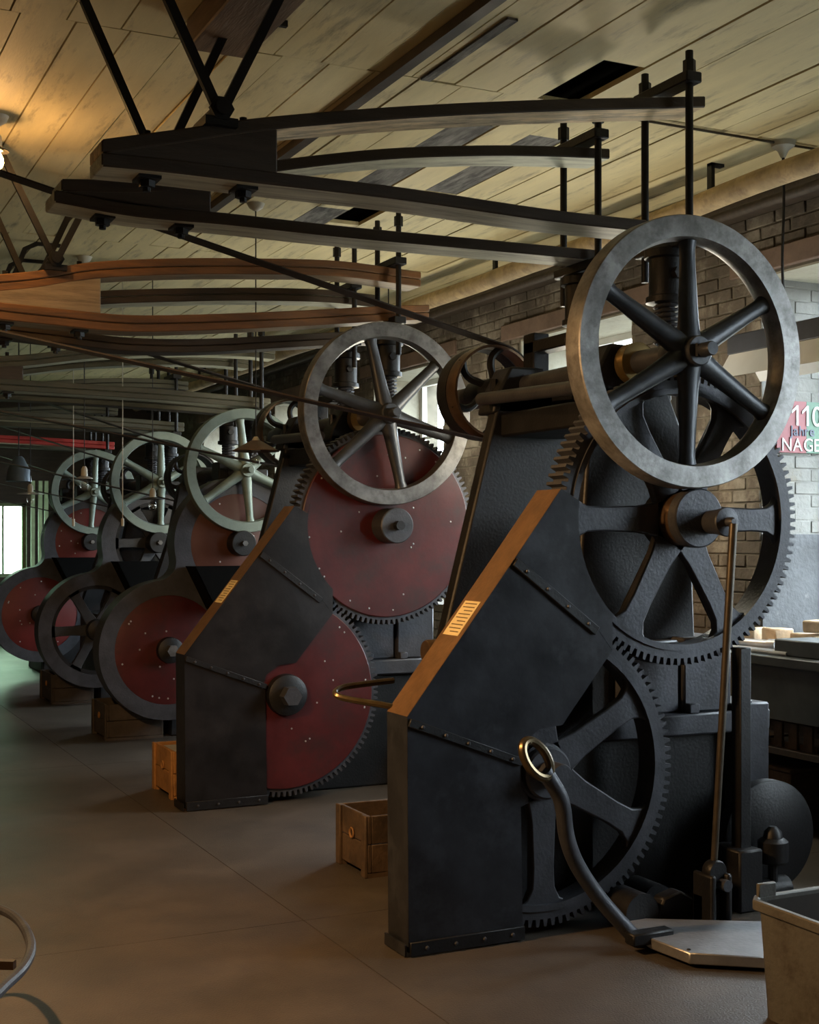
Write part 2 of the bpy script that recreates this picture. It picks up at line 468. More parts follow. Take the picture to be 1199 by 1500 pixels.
portal(((ex0 + ex1) / 2, YE + .2, (ez0 + ez1) / 2), (-PI / 2, 0, 0), ex1 - ex0, ez1 - ez0)

# ================================================================== MACHINE PIECES
def circle(cx, cz, r, n, a0=0): return [(cx + r * math.cos(a0 + 2 * PI * i / n), cz + r * math.sin(a0 + 2 * PI * i / n)) for i in range(n)]

def flywheel(root, X, Z, y0, R, rot, rim_m, spoke_m, th=.10):
    rin = R * .818
    prof = [(R - .004, 0), (R, .006), (R, th - .006), (R - .004, th), (rin + .012, th), (rin, th * .5), (rin + .012, 0)]
    fw = build('flywheel', MB().lathe(prof, (X, y0, Z), 96, closed=True), rim_m, root, ang=30)
    ym = y0 + th * .5
    for i in range(6):
        a = rot + PI / 2 + i * PI / 3
        d = (math.cos(a), math.sin(a))
        p0 = (X + d[0] * R * .09, ym - .01, Z + d[1] * R * .09); p1 = (X + d[0] * rin * 1.01, ym, Z + d[1] * rin * 1.01)
        mb = MB()
        pts = [Vector(p0).lerp(Vector(p1), t) for t in (0, .1, .25, .5, .75, .92, 1)]
        rad = [R * q for q in (.105, .090, .080, .072, .064, .062, .075)]
        n = 14; v = []
        for p, r in zip(pts, rad):
            for k in range(n):
                t = 2 * PI * k / n
                v.append((p.x - d[1] * r * math.cos(t), p.y + .8 * r * math.sin(t), p.z + d[0] * r * math.cos(t)))
        f = [(i_ * n + k, i_ * n + (k + 1) % n, (i_ + 1) * n + (k + 1) % n, (i_ + 1) * n + k) for i_ in range(len(pts) - 1) for k in range(n)]
        f += [tuple(reversed(range(n))), tuple(range((len(pts) - 1) * n, len(pts) * n))]
        build('spoke', mb.add(v, f), spoke_m, fw, ang=60)
    h = R * .112
    build('hub', MB().lathe([(h * .9, -.035), (h, -.028), (h * 1.05, th * .3), (h * 1.6, th * .45), (h * 1.6, th * .7), (h * 1.1, th + .05)], (X, y0, Z), 32), spoke_m, fw)
    s = R * .052
    mb = MB().prismY(circle(X, Z, s * 1.3, 4, PI / 4 + rot), y0 - .05, y0 - .02)
    mb.lathe([(s * .9, -.11), (s, -.105), (s, -.04)], (X, y0, Z), 20)
    build('shaft_end', mb, spoke_m, fw)
    return fw

def gear(root, name, X, Z, y0, R, th, teeth, rin, rot, rim_m, nsp=6, srot=0.0, spoke_m=None, shift=0.0):
    mb = MB(); root_r = R - .028
    outer = []
    pa = 2 * PI / teeth
    for i in range(teeth):
        a = i * pa + shift
        outer += [(a - pa * .30, root_r), (a - pa * .17, R), (a + pa * .17, R), (a + pa * .30, root_r)]
    n = len(outer); v = []
    for yy in (y0, y0 + th):
        for a, r in outer: v.append((X + r * math.cos(a), yy, Z + r * math.sin(a)))
    for yy in (y0, y0 + th):
        for a, r in outer: v.append((X + rin * math.cos(a), yy, Z + rin * math.sin(a)))
    f = []
    for i in range(n):
        j = (i + 1) % n
        f += [(i, j, j + n, i + n), (i, i + 2 * n, j + 2 * n, j), (i + n, j + n, j + 3 * n, i + 3 * n), (i + 2 * n, i + 3 * n, j + 3 * n, j + 2 * n)]
    g = build(name, mb.add(v, f), rim_m, root, ang=30)
    rb = MB().lathe([(rin + .018, 0), (rin + .018, -.008), (rin - .006, -.008), (rin - .006, .02)], (X, y0, Z), 72, closed=True)
    build('rim_bead', rb, rim_m, g)
    if nsp:
        sm = spoke_m or rim_m
        for i in range(nsp):
            a = srot + i * 2 * PI / nsp
            pr = [(.07, .085), (.12, .066), (.19, .054), (rin * .72, .047), (rin * .87, .051), (rin * .95, .072), (rin * 1.005, .12)]
            poly = [(r, w_) for r, w_ in pr] + [(r, -w_) for r, w_ in reversed(pr)]
            ca, sa = math.cos(a), math.sin(a)
            pl = [(X + r * ca - w_ * sa, Z + r * sa + w_ * ca) for r, w_ in poly]
            m2 = MB().prismY(pl, y0 + .012, y0 + .05)
            # stiffening rib behind
            pl2 = [(X + r * ca - w_ * sa, Z + r * sa + w_ * ca) for r, w_ in ((.1, .018), (rin, .018), (rin, -.018), (.1, -.018))]
            m2.prismY(pl2, y0 + .05, y0 + th)
            build('spoke', m2, sm, g, bevel=.006, seg=2)
        build('hub', MB().lathe([(.092, -.03), (.1, -.022), (.1, .05), (.12, .06), (.12, th)], (X, y0, Z), 36), sm, g)
    return g

def rivet_strip(root, a, b, y, h, nr, material='iron', side=1):
    # a,b: (x,z) ends of the lower edge; strip rises h along the normal
    ax, az = a; bx, bz = b
    L = math.hypot(bx - ax, bz - az); dx, dz = (bx - ax) / L, (bz - az) / L
    nx, nz = -dz * side, dx * side
    pl = [a, b, (bx + nx * h, bz + nz * h), (ax + nx * h, az + nz * h)]
    st = build('strap', MB().prismY(pl, y - .012, y), material, root, bevel=.002)
    for i in range(nr):
        t = (i + .55) / nr
        c = (ax + dx * L * t + nx * h * .5, y - .012, az + dz * L * t + nz * h * .5)
        build('rivet', MB().lathe([(.001, -.007), (.005, -.006), (.008, 0)], c, 8), 'iron_grey', st)
    return st

def pulley(root, X, Z, y0, R, wd, rim_m='bronze', sp_m='iron', rot=.3):
    prof = [(R - .012, 0), (R, 0), (R + .005, wd * .24), (R, wd * .48), (R - .012, wd * .48)]
    p = build('pulley', MB().lathe([(a, b) for a, b in prof], (X, y0, Z), 56, closed=True), rim_m, root)
    build('loose_pulley', MB().lathe([(a, b + wd * .52) for a, b in prof], (X, y0, Z), 56, closed=True), 'iron', p)
    for i in range(6):
        a = rot + i * PI / 3
        pts = []
        for t in (0, .25, .5, .75, 1):
            aa = a + .28 * math.sin(t * PI) * (1 if t < 2 else -1); r = .05 + (R - .055) * t
            pts.append((X + r * math.cos(aa), y0 + wd * .24, Z + r * math.sin(aa)))
        build('spoke', MB().tube(pts, R * .085, 8, sub=3), sp_m, p)
    build('hub', MB().lathe([(R * .27, -.04), (R * .3, -.03), (R * .3, wd + .02), (R * .27, wd + .03)], (X, y0, Z), 24), sp_m, p)
    return p

def column(root, X, Y, z0, z1):
    # spring pot that takes a pair of rods, with coil below
    p = build('spring_pot', MB().lathe([(.07, 0), (.088, .005), (.088, .03), (.075, .035), (.075, z1 - z0 - .05), (.095, z1 - z0 - .045), (.095, z1 - z0 - .012), (.08, z1 - z0)], (X, Y, z0), 28, axis='z'), 'iron', root)
    build('pot_bolt', MB().cyl((X - .01, Y - .075, (z0 + z1) / 2), (X - .01, Y - .105, (z0 + z1) / 2), .025, n=6), 'iron', p)
    pts = []
    for i in range(0, 8 * 10 + 1):
        a = i / 10 * 2 * PI
        pts.append((X + .05 * math.cos(a), Y + .05 * math.sin(a), z0 - .17 + .17 * i / 80))
    build('coil_spring', MB().tube(pts, .0085, 6, sub=1), 'iron_grey', p)
    build('guide', MB().cyl((X, Y, z0 - .25), (X, Y, z0), .034, n=14), 'iron', p)

XH = 3.25          # plan position of every flywheel shaft
def machineA(Y0, label, discs, wheel_rot, gear_rot):
    root = thing('gear_press', (XH, Y0 + .8, 0), label, 'press', 'gear-driven presses standing in a row')
    off = Y0 - 4.19
    def pz(pts, Y=4.30): return xz(pts, Y)
    yg = 4.30 + off
    ZH = 2.232
    flywheel(root, XH + .004, ZH, Y0, .533, wheel_rot, 'steel' if discs else 'steel_light', 'spoke_steel')
    # main shaft
    build('shaft', MB().cyl((XH, Y0 + .1, ZH), (XH, Y0 + 1.95, ZH), .048, n=20), 'iron_grey', root)
    build('bearing_ring', MB().lathe([(.05, 0), (.085, .004), (.085, .06), (.05, .064)], (XH, Y0 + .36, ZH), 28), 'brass', root)
    for yy, ww in ((Y0 + .44, .16), (Y0 + 1.26, .16)):
        mbb = MB().prismY([(XH - .19, ZH - .14), (XH + .19, ZH - .14), (XH + .17, ZH - .06), (XH + .09, ZH + .085), (XH - .09, ZH + .085), (XH - .17, ZH - .06)], yy, yy + ww)
        bb = build('bearing_block', mbb, 'iron', root, bevel=.012, seg=2)
        for sx in (-.14, .14): build('bolt', MB().cyl((XH + sx, yy + ww / 2, ZH - .06), (XH + sx, yy + ww / 2, ZH + .03), .018, n=6), 'iron', bb)
    pulley(root, XH, ZH, Y0 + 1.56, .232, .20)
    # gears
    UG, LG = (3.30, 1.58), (2.66, .615)
    ygear = 4.33 + off
    nt = 106
    ug = gear(root, 'upper_gear', UG[0], UG[1], ygear, .585, .11, nt, .508, 0, 'iron_grey', 0 if discs else 6, gear_rot[0])
    dirm = math.atan2(LG[1] - UG[1], LG[0] - UG[0])
    lg = gear(root, 'lower_gear', LG[0], LG[1], ygear, .585, .11, nt, .508, 0, 'iron_grey', 0 if discs else 6, gear_rot[1], shift=PI / nt)
    if discs:
        for g, c, bossx in ((ug, UG, 0), (lg, LG, 1)):
            dd = build('cover_disc', MB().lathe([(.0, 0), (.535, 0), (.54, .004), (.54, .03), (.0, .03)], (c[0], ygear - .016, c[1]), 80), 'red_paint', g)
            for i in range(22):
                a = random.uniform(0, 2 * PI); r = random.choice((.50, .50, .3, .2, .42))
                build('rivet', MB().lathe([(.001, -.004), (.005, -.003), (.006, 0)], (c[0] + r * math.cos(a), ygear - .016, c[1] + r * math.sin(a)), 6), 'zinc', dd)
            if bossx:
                build('hub', MB().lathe([(.085, -.075), (.115, -.06), (.12, -.03), (.12, .02)], (c[0], ygear, c[1]), 36), 'iron', g)
                build('shaft_end', MB().cyl((c[0], ygear - .14, c[1]), (c[0], ygear - .07, c[1]), .055, .06, n=6), 'iron_grey', g)
            else:
                build('hub', MB().lathe([(.098, -.155), (.104, -.15), (.104, .0)], (c[0], ygear, c[1]), 40), 'iron_grey', g)
                build('shaft_end', MB().cyl((c[0], ygear - .2, c[1]), (c[0], ygear - .15, c[1]), .028, n=10), 'iron', g)
    else:
        c = UG
        build('boss', MB().lathe([(.108, -.05), (.108, .02)], (c[0], ygear, c[1]), 40), 'bronze', ug)
        build('crank_disc', MB().lathe([(.112, -.10), (.118, -.095), (.118, -.05)], (c[0] + .008, ygear, c[1] + .004), 40), 'iron_grey', ug)
        px_, pz_ = c[0] + .060, c[1] - .012
        build('crank_pin', MB().lathe([(.012, -.245), (.018, -.235), (.018, -.21), (.055, -.205), (.058, -.2), (.05, -.15), (.045, -.09)], (px_, ygear, pz_), 28), 'iron_grey', ug)
        build('shaft_end', MB().lathe([(.045, -.12), (.05, -.11), (.05, .0), (.11, .01), (.11, .05)], (LG[0], ygear, LG[1]), 32), 'iron_grey', lg)
    # --- guard sheets
    gm = 'guard_black' if discs else 'guard_sheet'
    gd = build('guard', MB().prismY(pz([(599, 1396), (766, 1371), (762, 1113), (597, 1050)]), yg, yg + .006), gm, root)
    mid = pz([(597, 1050), (758, 1112), (765, 1090), (790, 1068), (824, 1062), (860, 1008), (897, 953), (876, 922), (753, 820)])
    build('guard_panel', MB().prismY(mid, yg, yg + .006), gm, gd)
    arc = [(UG[0] + .512 * math.cos(a), UG[1] + .512 * math.sin(a)) for a in [math.radians(d) for d in range(226, 160, -6)]]
    top = pz([(753, 820), (876, 922), (897, 953)]) + arc + pz([(848, 733), (822, 716)])
    build('guard_panel', MB().prismY(top, yg - .001, yg + .005), gm, gd)
    # band that closes the guard towards the aisle
    path = pz([(599, 1396), (597, 1050), (753, 820), (822, 716), (846, 731)])
    bw = .175
    for i, (a, b) in enumerate(zip(path[:-1], path[1:])):
        L = math.hypot(b[0] - a[0], b[1] - a[1]); nx, nz = (b[1] - a[1]) / L * .007, -(b[0] - a[0]) / L * .007
        pl = [a, b, (b[0] + nx, b[1] + nz), (a[0] + nx, a[1] + nz)]
        e = build('guard_edge', MB().prismY(pl, yg + .001, yg + bw), gm if i == 0 else 'edge_lamplit', gd)  # slanted bands carry painted lamplight, the upright one stays black
        if i == 1:
            # paper instruction label with lines of print
            d = ((b[0] - a[0]) / L, (b[1] - a[1]) / L); n_ = (-d[1], d[0])
            def lab(t0, t1, y0_, y1_, lift, name, m, par):
                q = [(a[0] + d[0] * L * t0 + n_[0] * .0, a[1] + d[1] * L * t0 + n_[1] * .0), (a[0] + d[0] * L * t1, a[1] + d[1] * L * t1)]
                pl = [q[0], q[1], (q[1][0] + n_[0] * lift, q[1][1] + n_[1] * lift), (q[0][0] + n_[0] * lift, q[0][1] + n_[1] * lift)]
                return build(name, MB().prismY(pl, y0_, y1_), m, par)
            lp = lab(.50, .72, yg + .03, yg + .15, .002, 'paper_label', 'paper', e)
            pk = MB()
            for k in range(9):
                t = .52 + .18 * k / 8
                q = [(a[0] + d[0] * L * s_ , a[1] + d[1] * L * s_) for s_ in (t, t + .006)]
                pl = [q[0], q[1], (q[1][0] + n_[0] * .0026, q[1][1] + n_[1] * .0026), (q[0][0] + n_[0] * .0026, q[0][1] + n_[1] * .0026)]
                pk.prismY(pl, yg + .045, yg + (.135 if k % 3 else .11))
            build('print_lines', pk, 'ink', gd)['kind'] = 'stuff'
    s1 = pz([(597, 1064), (762, 1122)]); rivet_strip(gd, s1[0], s1[1], yg, .03, 5)
    s2 = pz([(600, 1401), (767, 1375)]); rivet_strip(gd, s2[0], s2[1], yg, .05, 4)
    s3 = pz([(750, 828), (870, 930)]); rivet_strip(gd, s3[0], s3[1], yg, .035, 4)
    e2 = pz([(599, 1401), (599, 1384)])
    build('strap', MB().box(e2[0][0] - .016, e2[0][0] - .008, yg, yg + bw, e2[0][1], e2[1][1]), gm, gd)
    # --- frame
    b0 = off
    far = xz([(648, 940), (735, 556)], 5.45) ; yf = 5.45 + off
    pl = [(2.70, .6), far[0], (far[1][0] - .03, 2.1), (far[1][0] + .01, 2.19), (3.45, 2.19), (3.62, 1.95), (3.95, .6)]
    build('frame_plate', MB().prismY(pl, yf, yf + .08), 'iron', root, bevel=.012, seg=2)
    yn = 4.63 + off
    pl = [(2.98, .6), (3.02, 1.5), (3.07, 2.14), (3.45, 2.14), (3.56, 1.9), (3.62, .6)]
    build('frame_plate', MB().prismY(pl, yn, yn + .09), 'iron', root, bevel=.012, seg=2)
    build('tie_beam', MB().box(3.10, 3.44, yn + .09, yf, 1.98, 2.09), 'iron', root, bevel=.01)
    build('tie_rod', MB().cyl((2.98, yn - .05, 2.12), (3.03, yf + .06, 2.16), .03, n=14), 'iron_grey', root)
    build('inner_drum', MB().lathe([(.27, 0), (.29, .01), (.29, .3), (.27, .31)], (3.36, yn + .2, 1.35), 48), 'iron', root)
    # ram and guide under the spring pots
    for yy in (4.635 + off, 5.30 + off):
        column(root, 3.45, yy, 2.50, 2.74)
    build('crosshead', MB().box(3.36, 3.56, 4.74 + off, 5.42 + off, 2.10, 2.22), 'iron', root, bevel=.01)
    build('back_bracket', MB().box(3.33, 3.42, yf + .08, yf + .18, 2.0, 2.50).box(3.33, 3.42, yf - .2, yf + .18, 2.40, 2.46), 'iron', root, bevel=.006)
    # --- base
    ba = build('base', MB().box(2.78, 3.86, 4.56 + off, 5.62 + off, 0, .70), 'iron', root, bevel=.012, seg=2)
    build('bed_plate', MB().box(2.80, 3.90, 4.50 + off, 5.64 + off, .68, .77), 'iron_grey', ba, bevel=.008)
    build('bed_block', MB().box(3.18, 3.46, 4.56 + off, 5.2 + off, .77, 1.075), 'iron_grey', ba, bevel=.008)
    build('bed_block', MB().box(3.47, 3.72, 4.54 + off, 5.1 + off, .77, 1.085), 'iron_grey', ba, bevel=.008)
    build('bed_block', MB().box(2.75, 3.15, 4.62 + off, 5.4 + off, .77, 1.06), 'iron', ba, bevel=.008)
    build('pillar', MB().box(3.70, 3.885, 4.49 + off, 4.75 + off, 0, .80), 'iron_grey', ba, bevel=.008)
    for bx in (3.27, 3.50, 3.78): build('bolt', MB().box(bx - .025, bx + .025, 4.505 + off, 4.555 + off, .77, .81), 'iron_grey', ba, bevel=.004)
    for bx in (2.98, 3.30): build('bolt', MB().cyl((bx, 4.555 + off, .42), (bx, 4.52 + off, .42), .022, n=6), 'iron', ba)
    build('end_disc', MB().lathe([(.225, 0), (.235, .008), (.235, .06), (.225, .068)], (3.80, 4.46 + off - .08, .25), 56), 'iron', ba, ang=40)
    # grab loop at the back of the guard
    zz = onY(585, 1030, 4.46)[2]
    X1 = path[1][0]
    if not discs: build('grab_loop', MB().tube([(X1 + .05, yg + .16, zz - .02), (X1 - .02, yg + .19, zz - .005), (X1 - .13, yg + .26, zz + .015), (X1 - .155, yg + .30, zz + .03), (X1 - .10, yg + .36, zz + .045), (X1 + .02, yg + .40, zz + .05), (X1 + .14, yg + .42, zz + .055)], .012, 8), 'brass_dark', root)
    build('lubricator', MB().lathe([(.04, 0), (.048, .01), (.048, .12), (.03, .14)], (X1 + .12, yg + .32, zz - .05), 20, axis='x'), 'bronze', root)
    build('lubricator', MB().lathe([(.045, 0), (.05, .01), (.05, .09), (.03, .1)], (X1 + .28, yg + .42, zz + .16), 20, axis='x'), 'bronze', root)
    build('back_shield', MB().prismY([(2.45, .05), (2.48, .78), (2.72, 1.05), (2.98, 1.05), (2.98, .05)], yg + .19, yg + .23), 'iron', root)
    return root

m1 = machineA(4.19, 'black gear press with open-spoked gear wheels, a long pushrod and a foot pedal', False, 0.0, (0.0, PI / 6))
m2 = machineA(7.02, 'gear press with dark red disc covers and a black riveted sheet guard', True, math.radians(13), (0, 0))

# --- front linkage of the first press
ygf = 4.33
top = (3.36, 4.09, 1.56)
rod = build('push_rod', MB().cyl((3.275, 4.10, .26), top, .0135, .0165, n=12), 'rod_brown', m1)
cl = build('clevis', MB().box(3.225, 3.25, 4.05, 4.17, .0, .22).box(3.30, 3.325, 4.05, 4.17, .0, .22).box(3.225, 3.325, 4.10, 4.17, .02, .14), 'iron', m1, bevel=.01, seg=2)
build('clevis_pin', MB().cyl((3.29, 4.035, .18), (3.29, 4.19, .18), .022, n=16), 'iron_grey', cl)
build('rod_eye', MB().lathe([(.04, 0), (.045, .01), (.045, .04), (.04, .05)], (3.276, 4.075, .225), 20), 'iron', rod)
st = build('strap_bar', MB().box(3.545, 3.60, 4.27, 4.33, .22, 1.06), 'iron', m1, bevel=.004)
build('strap_foot', MB().box(3.50, 3.62, 4.22, 4.40, .0, .25), 'iron', m1, bevel=.008)
build('oil_pot', MB().lathe([(.05, 0), (.062, .01), (.062, .09), (.05, .1), (.04, .105), (.035, .13), (.015, .15)], (3.72, 4.28, .17), 28, axis='z'), 'iron', m1)
build('oil_pot_stem', MB().cyl((3.72, 4.28, 0), (3.72, 4.28, .18), .02, n=10).cyl((3.66, 4.30, .055), (3.80, 4.30, .055), .055, n=16), 'iron', m1)
build('roller', MB().cyl((3.00, 4.18, .075), (3.0, 4.36, .075), .075, n=24).cyl((3.16, 4.30, .07), (3.16, 4.46, .07), .07, n=24), 'iron', m1)
build('lever_arm', MB().prismY([(3.06, .02), (3.25, .02), (3.25, .10), (3.18, .14), (3.10, .12)], 4.18, 4.25), 'iron', m1, bevel=.008)
# pedal plate, lever with loop handle
pp = [onZ(*p, .055)[:2] for p in ((908, 1344), (1150, 1350), (1150, 1404), (1010, 1396), (952, 1374))]
pd = build('pedal_plate', MB().prismZ(pp, .015, .055), 'plate_steel', m1, bevel=.004)
build('plate_rivet', MB().lathe([(.008, 0), (.006, .004)], (pp[3][0] + .02, pp[3][1] + .03, .055), 8, axis='z'), 'iron', pd)
lv = [onY(*p, Yv) for p, Yv in (((797, 1128), 4.02), ((822, 1172), 4.03), ((830, 1225), 4.05), ((846, 1268), 4.07), ((880, 1318), 4.07), ((928, 1372), 4.05))]
lev = build('pedal_lever', MB().tube(lv, .029, 12), 'iron_grey', m1)
lc = Vector(onY(786, 1112, 4.02))
ring = []
for i in range(14):
    a = 2 * PI * i / 14
    ring.append(lc + Vector((.062 * math.cos(a) * .9 + .0, .018 * math.sin(a), .058 * math.sin(a) - .028 * math.cos(a))))
build('loop_handle', MB().tube(ring, .0165, 10, closed=True, sub=3), 'brass_dark', lev)
lf = onZ(928, 1372, .06)
build('lever_foot', MB().box(lf[0] - .02, lf[0] + .16, lf[1] - .03, lf[1] + .03, .03, .075), 'iron', lev, bevel=.006)

# ================================================================== SMALLER PRESSES WITH COWLS
def cowl_outline(c1, R1, c2, R2, rf, n=64):
    d = math.hypot(c2[0] - c1[0], c2[1] - c1[1])
    ux, uz = (c2[0] - c1[0]) / d, (c2[1] - c1[1]) / d
    a_, b_ = R1 + rf, R2 + rf
    t = (a_ * a_ - b_ * b_ + d * d) / (2 * d); h = math.sqrt(max(1e-6, a_ * a_ - t * t))
    def ang(p, q): return math.atan2(q[1] - p[1], q[0] - p[0])
    FL = (c1[0] + ux * t - uz * h, c1[1] + uz * t + ux * h); FR = (c1[0] + ux * t + uz * h, c1[1] + uz * t - ux * h)
    pts = []
    def arc(c, r, a0, a1, ccw, k):
        if ccw:
            while a1 < a0: a1 += 2 * PI
        else:
            while a1 > a0: a1 -= 2 * PI
        for i in range(k): 
            a = a0 + (a1 - a0) * i / k; pts.append((c[0] + r * math.cos(a), c[1] + r * math.sin(a)))
    arc(c1, R1, ang(c1, FL), ang(c1, FR), True, n)
    arc(FR, rf, ang(FR, c1), ang(FR, c2), False, 8)
    arc(c2, R2, ang(c2, FR), ang(c2, FL), True, n)
    arc(FL, rf, ang(FL, c2), ang(FL, c1), False, 8)
    return pts
def plate_with_holes(outl, holes, y0, y1):
    bm = bmesh.new(); edges = []
    loops = [outl] + holes
    for lp in loops:
        vs_ = [bm.verts.new((x, y0, z)) for x, z in lp]
        for i in range(len(vs_)): edges.append(bm.edges.new((vs_[i], vs_[(i + 1) % len(vs_)])))
    bmesh.ops.triangle_fill(bm, use_beauty=True, use_dissolve=False, edges=edges)
    # drop triangles inside the holes
    kill = []
    for f in bm.faces:
        c = f.calc_center_median()
        for hl in holes:
            cx = sum(p[0] for p in hl) / len(hl); cz = sum(p[1] for p in hl) / len(hl)
            if math.hypot(c.x - cx, c.z - cz) < math.hypot(hl[0][0] - cx, hl[0][1] - cz) * .97 and not any(math.hypot(v.co.x - cx, v.co.z - cz) > math.hypot(hl[0][0] - cx, hl[0][1] - cz) * 1.02 for v in f.verts): kill.append(f)
    bmesh.ops.delete(bm, geom=list(set(kill)), context='FACES_ONLY')
    bm.verts.index_update(); bm.verts.ensure_lookup_table()
    v = [tuple(p.co) for p in bm.verts]; fs = [tuple(q.index for q in f.verts) for f in bm.faces]
    bm.free()
    n = len(v); mb = MB()
    vv = v + [(p[0], y1, p[2]) for p in v]
    ff = fs + [tuple(i + n for i in reversed(f)) for f in fs]
    k = 0
    for lp in loops:
        m = len(lp)
        for i in range(m): ff.append((k + i, k + (i + 1) % m, k + (i + 1) % m + n, k + i + n))
        k += m
    return mb.add(vv, ff)

def machineB(Y0, label, red, wheel_rot):
    root = thing('gear_press', (XH, Y0 + .7, 0), label, 'press', 'gear-driven presses standing in a row')
    ZH = 2.02
    flywheel(root, XH, ZH, Y0, .468, wheel_rot, 'steel_green', 'steel_green', th=.085)
    build('shaft', MB().cyl((XH, Y0 + .08, ZH), (XH, Y0 + 1.7, ZH), .045, n=16), 'iron_grey', root)
    pulley(root, XH, ZH, Y0 + 1.38, .21, .19, 'iron')
    LC, UC = (2.68, .68), (3.22, 1.47)
    y0 = Y0 + .10
    outl = cowl_outline(LC, .52, UC, .50, .14)
    holes_ = [circle(LC[0], LC[1], .405, 56), circle(UC[0], UC[1], .375, 56)]
    cw = build('cowl', plate_with_holes(outl, holes_, y0, y0 + .20), 'iron_grey', root, ang=30)
    for nm, c, r in (('lower_wheel', LC, .40), ('upper_wheel', UC, .37)):
        if red:
            g = build('cover_disc', MB().lathe([(0, 0), (r - .004, 0), (r + .008, .004), (r + .008, .04), (0, .04)], (c[0], y0 + .004, c[1]), 64), 'red_paint' if (red == 'red_faded' and nm == 'lower_wheel') else red, root)
            for i in range(16):
                a = random.uniform(0, 2 * PI); q = random.choice((.9, .9, .55, .35)) * r
                build('rivet', MB().lathe([(.001, -.005), (.006, -.004), (.008, 0)], (c[0] + q * math.cos(a), y0 + .004, c[1] + q * math.sin(a)), 6), 'zinc', g)
        else:
            g = build(nm, MB().lathe([(r + .004, 0), (r + .004, .1), (r - .03, .1), (r - .03, 0)], (c[0], y0 + .03, c[1]), 56, closed=True), 'iron', root)
            for i in range(6):
                a = i * 2 * PI / 6 + .02
                ca, sa = math.cos(a), math.sin(a)
                pr = [(.07, .055), (.2, .042), (r * .85, .042), (r, .06)]
                poly = pr + [(x_, -w_) for x_, w_ in reversed(pr)]
                build('spoke', MB().prismY([(c[0] + q * ca - w_ * sa, c[1] + q * sa + w_ * ca) for q, w_ in poly], y0 + .03, y0 + .075), 'spoke_steel', g, bevel=.005)
        hb = build('hub', MB().lathe([(.06, -.07), (.095, -.055), (.1, .05)] if nm == 'lower_wheel' else [(.09, -.13), (.096, -.125), (.096, .05)], (c[0], y0, c[1]), 28), 'iron', g)
        build('shaft_end', MB().cyl((c[0], y0 - (.12 if nm == 'lower_wheel' else .16), c[1]), (c[0], y0 - .06, c[1]), .045 if nm == 'lower_wheel' else .022, n=6), 'steel', g)
    # black sheet hopper hung at the waist
    tz, bz = 1.30, .98
    hp = MB(); ya, yb = Y0 - .16, Y0 + .085
    xl, xr = 2.80, 3.66
    pl = [(xl, tz), (xl + .10, bz + .12), (xl + .16, bz), (xr - .05, bz), (xr, tz)]
    hp.prismY(pl, ya, ya + .006).prismY(pl, yb - .006, yb)
    for a, b in zip(pl[:-1], pl[1:]):
        L = math.hypot(b[0] - a[0], b[1] - a[1]); nx, nz = -(b[1] - a[1]) / L * .006, (b[0] - a[0]) / L * .006
        hp.prismY([a, b, (b[0] + nx, b[1] + nz), (a[0] + nx, a[1] + nz)], ya, yb)
    hop = build('hopper', hp, 'iron_black', root)
    # frame
    for yy in (Y0 + .36, Y0 + 1.2):
        build('frame_plate', MB().prismY([(2.76, 0), (2.78, .9), (2.98, 1.5), (3.07, 1.95), (3.43, 1.95), (3.55, 1.4), (3.8, .9), (3.85, 0)], yy, yy + .08), 'iron', root, bevel=.012)
    build('base', MB().box(2.76, 3.86, Y0 + .44, Y0 + 1.2, 0, .8), 'iron', root, bevel=.012)
    build('bearing_block', MB().box(XH - .12, XH + .12, Y0 + .32, Y0 + .5, ZH - .12, ZH + .08), 'iron', root, bevel=.01)
    build('bearing_block', MB().box(XH - .12, XH + .12, Y0 + 1.16, Y0 + 1.32, ZH - .12, ZH + .08), 'iron', root, bevel=.01)
    for yy in (Y0 + .42, Y0 + 1.0): column(root, 3.43, yy, 2.28, 2.48)
    build('crosshead', MB().box(3.34, 3.54, Y0 + .34, Y0 + 1.1, 1.93, 2.05), 'iron', root, bevel=.01)
    return root
YBS = [9.56, 11.95, 14.75]
m3 = machineB(YBS[0], 'gear press with faded brownish red disc covers inside a grey figure-eight cowl', 'red_faded', math.radians(6))
m4 = machineB(YBS[1], 'gear press with open spoked wheels inside a grey figure-eight cowl', None, 0)
m5 = machineB(YBS[2], 'gear press with bright red disc covers, last of the row before the green window', 'red_bright', math.radians(-4))
for m in (m3,): pass

